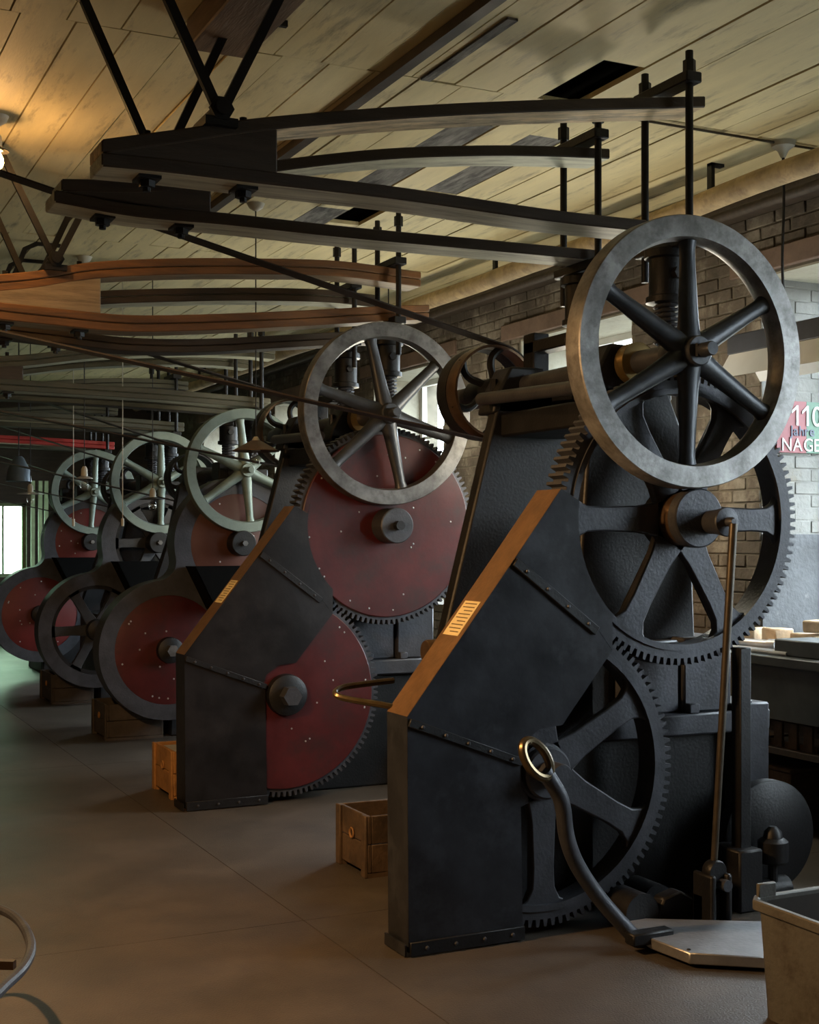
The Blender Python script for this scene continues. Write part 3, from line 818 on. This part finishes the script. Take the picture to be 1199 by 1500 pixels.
# ================================================================== SPRING BEAMS UNDER THE CEILING
def leaf(pts, th):
    # side outline of a board whose top edge follows pts
    P = [Vector((p[0], p[1])) for p in pts]; Q = []
    n = len(P)
    for i in range(n - 1):
        a, b = P[i], P[i + 1]; p0 = P[i - 1] if i else a * 2 - b; p3 = P[i + 2] if i + 2 < n else b * 2 - a
        for k in range(5):
            t = k / 5
            Q.append(.5 * ((2 * a) + (b - p0) * t + (2 * p0 - 5 * a + 4 * b - p3) * t * t + (3 * a - p0 - 3 * b + p3) * t ** 3))
    Q.append(P[-1])
    return [(q.x, q.y) for q in Q] + [(q.x, q.y - th) for q in reversed(Q)]
def spring(Y, label, upper, lower, block, th, wd, mats, rods, jointX, ztop, zbot, leaves=1, struts=True, edge='edge_shade', edge2=None):
    root = thing('spring_beam', (jointX, Y, block[2]), label, 'spring beam', 'wooden spring beams under the ceiling')
    ya, yb = Y - wd / 2, Y + wd / 2
    for nm, pts, m in (('upper_leaf', upper, mats[0]), ('lower_leaf', lower, mats[1])):
        for k in range(leaves):
            t = th / leaves
            q = [(x_, z_ - k * t) for x_, z_ in pts]
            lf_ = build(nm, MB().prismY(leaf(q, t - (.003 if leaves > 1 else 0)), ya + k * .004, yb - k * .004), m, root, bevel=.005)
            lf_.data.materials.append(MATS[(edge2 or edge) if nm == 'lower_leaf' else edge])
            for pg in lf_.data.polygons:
                if abs(pg.normal.y) > .7: pg.material_index = 1  # sides take the edge material, which mostly has shade painted in
    bp_ = [(block[0], interp(lower, block[0]) - .006), (block[1], interp(lower, block[1]) - .006), (block[1], max(interp(upper, block[1]) - th + .006, interp(lower, block[1]) + .02)), (block[0], max(interp(upper, block[0]) - th + .006, interp(lower, block[0]) + .02))]
    build('block', MB().prismY(bp_, ya + .006, yb - .006), mats[2], root, bevel=.006)
    for bx in (block[0] + .16, block[1] - .10):
        b = build('clamp_bolt', MB().cyl((bx, Y, lower_z(lower, bx) - th - .05), (bx, Y, upper_z(upper, bx) + .03), .014, n=8), 'iron', root)
        build('nut', MB().cyl((bx, Y, lower_z(lower, bx) - th - .035), (bx, Y, lower_z(lower, bx) - th - .002), .03, n=6), 'iron', b)
        build('washer', MB().box(bx - .04, bx + .04, Y - .05, Y + .05, lower_z(lower, bx) - th - .012, lower_z(lower, bx) - th), 'iron', b)
    if struts:
        jz = upper_z(upper, jointX) + .045
        build('hanger_bolt', MB().cyl((jointX, ya - .05, jz), (jointX, yb + .05, jz), .026, n=12).cyl((jointX, ya - .035, jz), (jointX, ya - .015, jz), .045, n=6), 'iron', root)
        for sx in (-.37, .36):
            for yy in (ya - .01,):
                build('hanger_strut', MB().tube([(jointX, yy, jz - .02), (jointX + sx * .8, yy - .0, ZC - .06), (jointX + sx * 1.05, yy, ZC - .012), (jointX + sx * 1.5, yy, ZC - .010)], 0, sub=1, sq=(.017, .012)), 'iron', root)
        build('hanger_shoe', MB().box(jointX - .06, jointX + .06, ya - .03, yb + .03, jz - .06, jz - .03), 'iron', root)
    for ry in rods:
        r = build('lift_rod', MB().cyl((3.45, ry, zbot), (3.45, ry, ztop), .0165, n=12), 'iron', root)
        build('rod_nut', MB().cyl((3.45, ry, ztop - .10), (3.45, ry, ztop - .04), .027, n=6), 'iron', r)
    zz = upper[-1][1] + .015
    build('yoke', MB().box(3.41, 3.49, rods[0] - .035, rods[1] + .035, zz, zz + .045), 'iron', root, bevel=.005)
    zl = lower[-1][1] - th - .05
    build('yoke', MB().box(3.41, 3.49, rods[0] - .03, rods[1] + .03, zl, zl + .045), 'iron', root, bevel=.005)
    return root
def interp(p, x):
    for a, b in zip(p[:-1], p[1:]):
        if a[0] <= x <= b[0]: return a[1] + (b[1] - a[1]) * (x - a[0]) / (b[0] - a[0])
    return p[0][1] if x < p[0][0] else p[-1][1]
lower_z = upper_z = interp
# first press
S1u = [(1.04, 2.97), (1.35, 2.985), (1.66, 3.02), (2.2, 3.145), (2.8, 3.27), (3.3, 3.375), (3.62, 3.43)]
S1l = [(1.04, 2.90), (1.5, 2.885), (2.2, 2.875), (2.9, 2.86), (3.52, 2.845)]
S1u = [xz([p], 4.53)[0] for p in ((150, 203), (270, 187), (395, 170), (600, 154), (800, 145), (1035, 140))]
S1l = [xz([p], 4.53)[0] for p in ((150, 222), (250, 232), (395, 250), (600, 275), (800, 305), (950, 322))]
S2u = [xz([p], 5.21)[0] for p in ((90, 262), (240, 262), (395, 236), (560, 218), (700, 213), (800, 214), (893, 218))]
S2l = [xz([p], 5.21)[0] for p in ((80, 278), (200, 300), (330, 312), (500, 331), (700, 350), (872, 366))]
def blk(u, l, xa, xb, th): return (xa, xb, interp(l, (xa + xb) / 2) - .01, interp(u, (xa + xb) / 2) - .02)
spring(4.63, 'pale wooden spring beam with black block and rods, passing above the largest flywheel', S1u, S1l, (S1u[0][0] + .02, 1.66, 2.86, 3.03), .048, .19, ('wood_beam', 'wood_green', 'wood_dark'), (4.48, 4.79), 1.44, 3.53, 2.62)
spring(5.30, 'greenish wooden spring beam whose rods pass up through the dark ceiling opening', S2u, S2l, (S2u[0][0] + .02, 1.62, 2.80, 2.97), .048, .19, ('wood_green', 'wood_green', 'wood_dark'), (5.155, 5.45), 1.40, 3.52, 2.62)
# second press, thicker boards, lit by the bulb
def off_pts(p, dy, dz=0): return [(a, b + dz) for a, b in p]
T1u = [xz([p], 7.36)[0] for p in ((-10, 402), (56, 396), (142, 383), (260, 378), (375, 378), (500, 382), (618, 398))]
T1l = [xz([p], 7.36)[0] for p in ((-10, 441), (90, 452), (187, 461), (300, 460), (450, 454), (560, 448), (630, 446))]
T2u = [xz([p], 8.03)[0] for p in ((-10, 440), (60, 436), (142, 426), (260, 422), (380, 421), (480, 424), (555, 432))]
T2l = [xz([p], 8.03)[0] for p in ((-10, 470), (90, 482), (187, 494), (300, 496), (420, 490), (570, 482))]
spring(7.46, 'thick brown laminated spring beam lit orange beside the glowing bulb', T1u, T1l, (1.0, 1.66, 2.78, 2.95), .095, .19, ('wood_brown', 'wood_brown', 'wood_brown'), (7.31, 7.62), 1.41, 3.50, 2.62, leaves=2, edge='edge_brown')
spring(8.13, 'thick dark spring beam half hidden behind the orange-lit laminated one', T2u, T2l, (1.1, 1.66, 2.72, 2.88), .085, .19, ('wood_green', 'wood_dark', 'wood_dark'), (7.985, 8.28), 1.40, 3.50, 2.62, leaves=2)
labs = ['olive green spring beam over the press with faded disc covers, its block towards the aisle', 'olive spring beam behind the one with its block towards the aisle',
        'dark spring beam with pale lower board above the open-spoked small press', 'dark olive spring beam behind the pale-bottomed one above the small press',
        'spring beam painted red along its lower board, over the bright red press', 'dim spring beam farthest along the row, over the bright red press']
kk = 0
for Yb, cols in ((9.56, ('wood_green', 'wood_green', 'wood_dark')), (11.95, ('wood_dark', 'wood_pale', 'wood_dark')), (14.75, ('wood_dark', 'red_beam', 'wood_dark'))):
    for q, dy in enumerate((.37, 1.0)):
        Y = Yb + dy
        u = [(.9, 2.80), (1.3, 2.80), (1.66, 2.83), (2.2, 2.92), (2.8, 2.98), (3.3, 3.0), (3.58, 2.99)]
        l = [(.9, 2.66), (1.5, 2.65), (2.2, 2.64), (2.9, 2.625), (3.54, 2.60)]
        cc = cols if q == 0 else ('wood_green', 'wood_dark', 'wood_dark')
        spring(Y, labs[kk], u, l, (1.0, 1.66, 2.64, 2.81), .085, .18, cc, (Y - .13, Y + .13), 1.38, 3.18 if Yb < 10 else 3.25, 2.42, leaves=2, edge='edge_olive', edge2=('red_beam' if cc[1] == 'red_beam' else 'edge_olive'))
        kk += 1

# ================================================================== BELTS AND LINE SHAFT
def belt(X, Y, Z, r, label, xs=-1.2, zs=3.10, rs=.40, wd=.085):
    # loop round both pulleys
    d = math.hypot(X - xs, Z - zs); base = math.atan2(Z - zs, X - xs)
    al = math.acos((rs - r) / d)
    pts = []
    a0, a1 = base + al, base - al + 2 * PI
    for i in range(19):
        a = a0 + (a1 - a0) * i / 18; pts.append((xs + rs * math.cos(a), zs + rs * math.sin(a)))
    b0, b1 = base - al, base + al
    for i in range(19):
        a = b0 + (b1 - b0) * i / 18; pts.append((X + r * math.cos(a), Z + r * math.sin(a)))
    mb = MB(); n = len(pts); v = []
    cx = sum(p[0] for p in pts) / n; cz = sum(p[1] for p in pts) / n
    for t in (0, .007):
        for i, (x_, z_) in enumerate(pts):
            c = (xs, zs) if i < 19 else (X, Z); rr = rs if i < 19 else r
            k = (rr + t + .0015) / rr
            for yy in (Y - wd / 2, Y + wd / 2): v.append((c[0] + (x_ - c[0]) * k, yy, c[1] + (z_ - c[1]) * k))
    f = []
    for i in range(n):
        j = (i + 1) % n; o = 2 * n
        f += [(2 * i, 2 * j, 2 * j + 1, 2 * i + 1), (o + 2 * i, o + 2 * i + 1, o + 2 * j + 1, o + 2 * j), (2 * i, o + 2 * i, o + 2 * j, 2 * j), (2 * i + 1, 2 * j + 1, o + 2 * j + 1, o + 2 * i + 1)]
    return tag(build('drive_belt', mb.add(v, f), 'belt', None, ang=50), label, 'belt', 'flat drive belts to the presses')
blabs = ['flat dark drive belt running to the pulley of the press with open-spoked gears', 'flat dark drive belt running to the pulley of the press with dark red disc covers',
         'thin dark drive belt to the press with faded brownish red discs', 'thin dark drive belt to the small press with open spoked wheels', 'thin dark drive belt to the bright red press']
PUL = [(4.19 + 1.61, 2.232, .238), (7.02 + 1.61, 2.232, .238)] + [(y + 1.425, 2.02, .216) for y in YBS]
for (yy, zz, rr), lb in zip(PUL, blabs): belt(XH, yy, zz, rr, lb, zs=3.12 if zz > 2.1 else 3.12)
ls = thing('line_shaft', (-1.2, 10, 3.1), 'steel line shaft with belt pulleys hung from the ceiling', 'line shaft')
build('shaft', MB().cyl((-1.2, 4.5, 3.12), (-1.2, 17.0, 3.12), .035, n=16), 'steel', ls)
for yy, zz, rr in PUL: build('pulley', MB().lathe([(.05, -.07), (.38, -.07), (.40, -.06), (.40, .06), (.38, .07), (.05, .07)], (-1.2, yy, 3.12), 40), 'iron', ls)
for yy in (5.2, 9.4, 12.6, 15.6): build('hanger', MB().box(-1.24, -1.16, yy - .03, yy + .03, 3.06, ZC), 'iron', ls)

# ================================================================== PIPE, LAMPS, WALL ITEMS
Xp, Zp = 4.85, 3.435
pipe = thing('heating_pipe', (Xp, 10, Zp), 'lagged heating pipe hung under the ceiling along the brick wall', 'pipe')
pts = [(Xp + .012 * math.sin(i * 1.3), 2.5 + i * .8, Zp + .008 * math.sin(i * 2.1)) for i in range(22)]
build('lagging', MB().tube(pts, .062, 16, sub=3), 'pipe_lag', pipe)
for yy in (3.6, 6.1, 8.6, 11.1, 13.6, 16.1): build('hanger', MB().box(Xp - .012, Xp + .012, yy - .02, yy + .02, Zp + .05, ZC).box(Xp - .012, Xp + .08, yy - .02, yy + .02, ZC - .02, ZC - .001), 'iron', pipe)
build('return_pipe', MB().cyl((Xp + .26, 2.5, Zp - .02), (Xp + .26, 19, Zp - .02), .03, n=12), 'wood_dark', pipe)

def pendant(loc, ztop, label, shade_r, shade_m, lit=None, cone=.0, edge=.06, col=(1, .58, .25)):
    x, y, z = loc
    t = thing('pendant_lamp', (x, y, z), label, 'lamp', 'bulbs hanging on cords')
    build('cord', MB().cyl((x, y, z + .14), (x, y, ztop), .004, n=6), 'cable', t)
    build('ceiling_rose', MB().lathe([(.06, 0), (.045, -.03), (.015, -.05)], (x, y, ztop), 20, axis='z'), 'porcelain', t)
    so = build('socket', MB().lathe([(.012, .15), (.024, .13), (.026, .07), (.03, .06)], (x, y, z), 16, axis='z'), 'porcelain', t)
    build('shade', MB().lathe([(.03, .075 + cone), (shade_r, edge), (shade_r, edge - .004), (.03, .07 + cone)], (x, y, z), 32, axis='z', closed=True), shade_m, t)
    build('bulb', MB().lathe([(.016, .065), (.018, .05), (.032, .02), (.034, 0), (.026, -.024), (.012, -.034), (.001, -.036)], (x, y, z), 20, axis='z'), 'lamp_glow' if lit else 'bulb_glass', t)
    if lit:
        d = bpy.data.lights.new('bulb_light', 'POINT'); d.energy = lit; d.color = col; d.shadow_soft_size = .034
        o = bpy.data.objects.new('bulb_light', d); C.objects.link(o); o.parent = t; o.location = (0, 0, -.07)
    return t
def at_px(px, py, Y): return onY(px, py, Y)
p = at_px(375, 674, 8.1); pendant((p[0], 8.1, p[2]), ZC, 'unlit bulb under a brown cone shade in front of the greenish flywheel', .15, 'shade', cone=.05)
p = at_px(124, 712, 10.2); pendant((p[0], 10.2, p[2]), ZC, 'unlit clear bulb under a flat shade in front of the small grey flywheel', .065, 'zinc')
p = at_px(45, 733, 12.4); pendant((p[0], 12.4, p[2]), ZC, 'unlit bulb under a flat shade beside the green window', .12, 'zinc')
p = at_px(224, 742, 10.6); pendant((p[0], 10.6, p[2]), ZC, 'unlit bulb in front of the middle pale green flywheel', .10, 'iron')
# glowing bulb beside the second press's beam
p = at_px(-4, 238, 7.0); pendant((p[0], 7.0, p[2]), ZC, 'glowing warm bulb hanging beside the orange-lit beam', .06, 'iron', lit=4.0, cone=.0)
pendant((.1, 4.3, 2.45), ZC, 'added warm bulb in a deep iron shade over the aisle, out of view', .17, 'iron', lit=150, cone=.05, edge=-.07)  # added lamp outside the view, put in to warm the aisle floor
def globe(loc, label):  # added light source, invented to brighten the ceiling and beam undersides
    x, y, z = loc
    t = thing('fill_globe', (x, y, z - .14), label, 'lamp', 'added globe lights behind the presses')
    build('cord', MB().cyl((x, y, z + .16), (x, y, ZC), .005, n=6), 'cable', t)
    build('cap', MB().lathe([(.02, .20), (.05, .17), (.055, .125)], (x, y, z), 20, axis='z'), 'iron', t)
    build('globe', MB().lathe([(.14 * math.sin(a), .14 * math.cos(a)) for a in [.38 + (PI - .39) * k / 14 for k in range(15)]], (x, y, z), 28, axis='z'), 'fill_glow', t)
globe((4.35, 6.5, 2.15), 'added opal globe light between the open-geared press and the brick wall')
globe((4.35, 9.4, 2.15), 'added opal globe light between the dark red press and the brick wall')
# dark work lamp at the far left
p = at_px(28, 690, 13.0)
wlp = thing('work_lamp', p, 'blue-grey reflector work lamp hanging above the green window', 'lamp')
build('reflector', MB().lathe([(.03, .14), (.05, .12), (.10, .02), (.12, -.10), (.115, -.10), (.09, .02), (.04, .11)], p, 24, axis='z', closed=True), 'blue_grey', wlp)
build('cord', MB().cyl((p[0], p[1], p[2] + .13), (p[0], p[1], ZC), .006, n=6), 'cable', wlp)
# pull cords
for px_, Y, lb in ((108, 10.9, 'thin pale pull cord hanging before the flywheel of the bright red press'), (180, 10.4, 'thin pale pull cord hanging before the flywheel of the open-spoked small press')):
    q = at_px(px_, 780, Y)
    tag(build('pull_cord', MB().cyl((q[0], Y, q[2] + .1), (q[0], Y, ZC), .004, n=6).cyl((q[0], Y, q[2] + .05), (q[0], Y, q[2] + .11), .012, n=8), 'porcelain'), lb, 'cord', 'pull cords')

# cable from a ceiling rose to the tube lamp
cr = onZ(1147, 207, ZC)
fl = thing('tube_lamp', (4.98, 5.4, 2.55), 'dark hooded tube lamp with white underside hanging by its cable before the wall', 'lamp')
build('housing', MB().box(4.93, 5.07, 4.3, 6.06, 2.55, 2.66), 'hood', fl, bevel=.006)
hd = MB()
for sx_ in (-1, 1):
    hd.prismY([(5.0 + sx_ * .068, 2.55), (5.0 + sx_ * .16, 2.41), (5.0 + sx_ * .155, 2.41), (5.0 + sx_ * .06, 2.55)], 4.32, 6.04)
build('reflector', hd, 'hood_white', fl)
build('tube', MB().cyl((5.0, 4.4, 2.47), (5.0, 5.95, 2.47), .014, n=12), 'hood_white', fl)
build('cable', MB().tube([(cr[0], cr[1], ZC - .04), (cr[0] + .004, cr[1], 3.3), (cr[0] - .006, cr[1], 3.0), (cr[0] + .01, cr[1], 2.8), (cr[0] + .06, cr[1], 2.69)], .008, 6), 'cable', fl)
build('conduit', MB().cyl((3.62, 5.60, ZC - .012), (cr[0] - .05, cr[1], ZC - .014), .007, n=6), 'plaster_dull', fl)
build('conduit', MB().cyl((cr[0] + .05, cr[1], ZC - .014), (XW - .06, 5.60, ZC - .014), .007, n=6), 'plaster_dull', fl)
build('ceiling_rose', MB().lathe([(.07, 0), (.06, -.03), (.03, -.05), (.012, -.09)], (cr[0], cr[1], ZC), 24, axis='z'), 'porcelain', fl)

# sign on the whitewashed jamb, facing the aisle
def letters(txt, size, mtl, parent, x_left, zb, Y, depth=.002, bold=.012, sx=1.0, gap=.11):
    pen = 0.0
    for chx in txt:
        cu = bpy.data.curves.new('letter', 'FONT'); cu.body = chx; cu.size = size; cu.extrude = depth; cu.offset = bold * size
        to = bpy.data.objects.new('letter_tmp', cu); C.objects.link(to)
        bpy.context.view_layer.update()
        me = bpy.data.meshes.new_from_object(to.evaluated_get(bpy.context.evaluated_depsgraph_get()))
        bpy.data.objects.remove(to)
        if chx == '1':
            h_ = size * .70; w1 = size * .10
            pl = [(.22 * size, 0), (.22 * size + w1, 0), (.22 * size + w1, h_), (.24 * size, h_), (.02 * size, h_ * .72), (.02 * size, h_ * .58), (.22 * size, h_ * .80)]
            me.clear_geometry(); n_ = len(pl)
            me.from_pydata([(a, b, -depth) for a, b in pl] + [(a, b, depth) for a, b in pl], [], [tuple(reversed(range(n_))), tuple(range(n_, 2 * n_))] + [(q, (q + 1) % n_, (q + 1) % n_ + n_, q + n_) for q in range(n_)])
        xs_ = [v.co.x for v in me.vertices]; x0_, x1_ = min(xs_), max(xs_)
        me.transform(Matrix(((sx, 0, 0, -sx * x0_), (0, 0, -1, 0), (0, 1, 0, 0), (0, 0, 0, 1))))
        me.materials.clear(); me.materials.append(MATS[mtl])
        o = bpy.data.objects.new('letter', me); C.objects.link(o)
        o.parent = parent; loc = Vector((x_left + pen, Y, zb)); o.location = loc - WL[parent.name]; WL[o.name] = loc
        pen += (x1_ - x0_ + gap * size) * sx
ys_ = jy - .03
z0s, z1s = onY(1160, 663, ys_)[2], onY(1170, 588, ys_)[2]; hS = z1s - z0s
xm_ = onY(1181, 620, ys_)[0]
sg = thing('wall_sign', (xm_, ys_, z0s), 'red and green anniversary sign with white numerals on the whitewashed window jamb', 'sign')
build('panel', MB().box(onY(1138, 620, ys_)[0], xm_, ys_, ys_ + .016, z0s, z1s), 'sign_red', sg)
build('panel', MB().box(xm_ + .001, xm_ + .145, ys_, ys_ + .016, z0s, z1s), 'sign_green', sg)
letters('110', hS * .56, 'sign_white', sg, onY(1159, 620, ys_)[0], z0s + hS * .53, ys_ - .003, bold=0, gap=.16)
letters('Jahre', hS * .27, 'sign_blue', sg, onY(1156, 640, ys_)[0], z0s + hS * .335, ys_ - .003)
letters('NAGEL', hS * .36, 'sign_white', sg, onY(1145, 655, ys_)[0], z0s + hS * .035, ys_ - .003, bold=0, sx=.98, gap=.12)

# ================================================================== CRATES, TUB, BENCH, CART
def crate(x0_, x1_, y0_, y1_, h, label, mtl, rot=0):
    t = thing('wooden_crate', (x0_, y0_, 0), label, 'crate', 'wooden crates beside the presses')
    k = .018; nb = 2; bh = (h - .02) / nb
    for i in range(nb):
        za, zb = .02 + i * bh + .002, .02 + (i + 1) * bh - .002
        build('board', MB().box(x0_, x0_ + k, y0_, y1_, za, zb), mtl, t, bevel=.003)
        build('board', MB().box(x1_ - k, x1_, y0_, y1_, za, zb), mtl, t, bevel=.003)
        build('board', MB().box(x0_ + k, x1_ - k, y0_, y0_ + k, za, zb), mtl, t, bevel=.003)
        build('board', MB().box(x0_ + k, x1_ - k, y1_ - k, y1_, za, zb), mtl, t, bevel=.003)
    build('bottom', MB().box(x0_ + k, x1_ - k, y0_ + k, y1_ - k, .02, .035), mtl, t)
    for yy in (y0_ + .0, y1_ - .05):
        build('cleat', MB().box(x0_ - .014, x0_, yy, yy + .05, 0, h), mtl, t, bevel=.003)
        build('foot', MB().box(x0_, x1_, yy, yy + .05, 0, .02), mtl, t)
    build('grip', MB().lathe([(.022, 0), (.026, -.005), (.022, -.01), (.014, -.004)], (x0_ - .001, (y0_ + y1_) / 2, h * .62), 16, axis='x', closed=True), 'crate_orange', t)
    return t
crate(2.39, 2.74, 5.30 + .08, 5.72, .275, 'worn brown wooden crate standing behind the guard of the open-geared press', 'crate')
crate(2.10, 2.46, 7.48, 7.90, .28, 'orange wooden crate with paper inside beside the dark red press', 'crate_orange')
crate(2.27, 2.70, 9.89, 10.35, .27, 'long dark wooden crate under the cowl with faded discs', 'crate_dark')
crate(2.33, 2.70, 12.28, 12.85, .27, 'dark wooden crate under the cowl with open spoked wheels', 'crate_dark')
tag(build('paper_scrap', MB().box(2.13, 2.3, 7.52, 7.85, .245, .262), 'sign_white'), 'crumpled pale paper lying in the orange crate', 'paper')

# steel tub, lower right
tx, ty, th_ = 2.79, 3.32, .355
tub = thing('steel_tub', (tx + .3, ty - .35, 0), 'grey dented steel tub with rolled rim near the pedal plate', 'tub')
mb = MB(); k = .012; xr, yn = tx + .62, ty - .80; fl_ = .018
def frus(mb, o, zb, zt, ins, rev=False):
    v = []
    for zz, ex in ((zb, -fl_), (zt, 0)):
        q = ins - ex
        c = .05
        xa, xb, ya, yb = tx + q, xr - q, yn + q, ty - q
        v += [(xa + c, ya, zz), (xb - c, ya, zz), (xb, ya + c, zz), (xb, yb - c, zz), (xb - c, yb, zz), (xa + c, yb, zz), (xa, yb - c, zz), (xa, ya + c, zz)]
    f = [(i, (i + 1) % 8, (i + 1) % 8 + 8, i + 8) for i in range(8)] + [tuple(range(8))]
    mb.add(v, f)
frus(mb, 0, 0, th_, 0)
build('shell', mb, 'tub', tub, bevel=.006)
mb = MB(); frus(mb, 0, .014, th_, .012); build('lining', mb, 'tub_in', tub)
rp = [(tx + .03, yn), (xr - .03, yn), (xr, yn + .03), (xr, ty - .03), (xr - .03, ty), (tx + .03, ty), (tx, ty - .03), (tx, yn + .03)]
build('rim', MB().tube([(x_, y_, th_) for x_, y_ in rp], 0, closed=True, sub=1, sq=(.016, .012)), 'tub', tub, bevel=.004)
build('rim_lug', MB().box(tx + .03, tx + .10, ty - .012, ty + .004, th_ + .01, th_ + .055), 'tub', tub, bevel=.003)

# bent-bar trolley handle at the lower left
tr = thing('trolley_frame', (.45, 4.0, 0), 'curved grey bar handle of a low trolley on the aisle floor', 'trolley')
zt = .30
loop = [onZ(px_, py_, zt) for px_, py_ in ((-60, 1340), (-20, 1331), (8, 1335), (32, 1353), (46, 1385), (36, 1416), (8, 1444), (-20, 1470), (-60, 1492))]
build('handle_bar', MB().tube(loop, .015, 10), 'iron_grey', tr)
a = onZ(22, 1413, zt - .01); b = onZ(-60, 1411, zt - .01)
build('cross_bar', MB().tube([a, b], 0, sub=1, sq=(.012, .012)), 'bronze', tr)
for q in (loop[0], loop[-1]): build('leg', MB().cyl((q[0], q[1], 0), (q[0], q[1], zt), .014, n=10), 'iron_grey', tr)

# work bench under the window on the right
bn = thing('work_bench', (4.95, 4.8, 0), 'grey steel work bench against the whitewashed wall', 'bench')
bx0, bx1, by0, by1, bz = 4.62, 5.26, 3.9, 6.15, .90
build('bench_top', MB().box(bx0, bx1, by0, by1, bz - .05, bz), 'bench', bn, bevel=.005)
build('apron', MB().box(bx0 + .02, bx0 + .04, by0 + .03, by1 - .03, bz - .32, bz - .05), 'bench', bn)
build('shelf', MB().box(bx0 + .03, bx1 - .03, by0 + .03, by1 - .03, .40, .43), 'wood_dark', bn)
for xx in (bx0 + .02, bx1 - .08):
    for yy in (by0 + .02, by1 - .08): build('leg', MB().box(xx, xx + .06, yy, yy + .06, 0, bz - .05), 'bench', bn)
def chunk(x_, y_, z_, sx, sy, sz, name, label, cat, mtl, rz=0, group=None):
    mb = MB()
    v = [(a * sx / 2 * random.uniform(.9, 1.05), b * sy / 2 * random.uniform(.9, 1.05), c * sz * (random.uniform(.9, 1.05) if c else 0)) for c in (0, 1) for b in (-1, 1) for a in (-1, 1)]
    cr_, sr = math.cos(rz), math.sin(rz)
    v = [(x_ + a * cr_ - b * sr, y_ + a * sr + b * cr_, z_ + c) for a, b, c in v]
    mb.add(v, [(0, 2, 3, 1), (4, 5, 7, 6), (0, 1, 5, 4), (2, 6, 7, 3), (0, 4, 6, 2), (1, 3, 7, 5)])
    return tag(build(name, mb, mtl, None, bevel=.008), label, cat, group)
chunk(5.06, 6.00, bz, .15, .12, .10, 'wood_block', 'rough brown wood offcut at the near end of the bench offcuts, beside a saw-cut block', 'wood block', 'block_wood', .3, 'wood offcuts on the bench')
chunk(5.10, 5.83, bz, .13, .14, .105, 'wood_block', 'saw-cut pale wood block between the rough offcut and the stack on the bench', 'wood block', 'block_wood', -.1, 'wood offcuts on the bench')
chunk(5.14, 5.62, bz, .15, .17, .085, 'wood_block', 'wide wood block carrying a smaller block on the bench', 'wood block', 'block_wood', .1, 'wood offcuts on the bench')
chunk(5.15, 5.56, bz + .092, .12, .13, .07, 'wood_block', 'smaller wood block lying on top of a wide one on the bench', 'wood block', 'block_wood', .2, 'wood offcuts on the bench')
tag(build('pipe_offcut', MB().cyl((4.80, 6.05, bz + .028), (4.90, 5.63, bz + .028), .026, n=16).cyl((4.893, 5.66, bz + .03), (4.905, 5.61, bz + .03), .03, n=16), 'zinc'), 'pale grey pipe with a collar lying on the bench', 'pipe')
for i in range(3):
    tag(build('steel_bar', MB().cyl((4.68 + i * .035, 6.05, bz + .012), (4.70 + i * .035, 5.3, bz + .012), .011, n=8), 'zinc'), 'thin steel bar lying along the bench edge', 'bar', 'steel bars on the bench')
tag(build('steel_box', MB().box(4.70, 4.95, 5.05, 5.40, bz, bz + .085), 'bench', None, bevel=.006), 'small grey steel box on the bench edge', 'box')
for i in range(3):
    y0_ = 4.6 + i * .5
    crt = thing('slatted_crate', (4.75, y0_, .43), 'brown slatted crate on the lower shelf of the bench', 'crate', 'slatted crates under the bench')
    for k in range(4): build('slat', MB().box(4.70, 4.715, y0_ + .02 + k * .11, y0_ + .08 + k * .11, .43, .56), 'crate', crt)
    build('rail', MB().box(4.715, 4.73, y0_, y0_ + .44, .43, .46).box(4.715, 4.73, y0_, y0_ + .44, .53, .56), 'crate', crt)
    build('back', MB().box(5.0, 5.015, y0_, y0_ + .44, .43, .56).box(4.73, 5.0, y0_, y0_ + .44, .43, .445), 'crate', crt)
bxo = thing('wooden_crate', (4.8, 5.6, 0), 'low brown crate on the floor beneath the bench', 'crate')
build('body', MB().box(4.72, 5.1, 5.3, 5.95, 0, .30), 'crate', bxo, bevel=.006)
build('lid', MB().box(4.71, 5.11, 5.29, 5.96, .30, .32), 'crate', bxo, bevel=.004)
# green upright machine posts by the end window
for i, xx in enumerate((3.24, 3.34, 3.42)):
    tag(build('post', MB().box(xx, xx + .05, 18.6, 18.65, 0, 2.3).box(xx - .02, xx + .07, 18.58, 18.67, 0, .05), 'green_paint'), 'slim green post standing beside the end window', 'post', 'green posts by the end window')
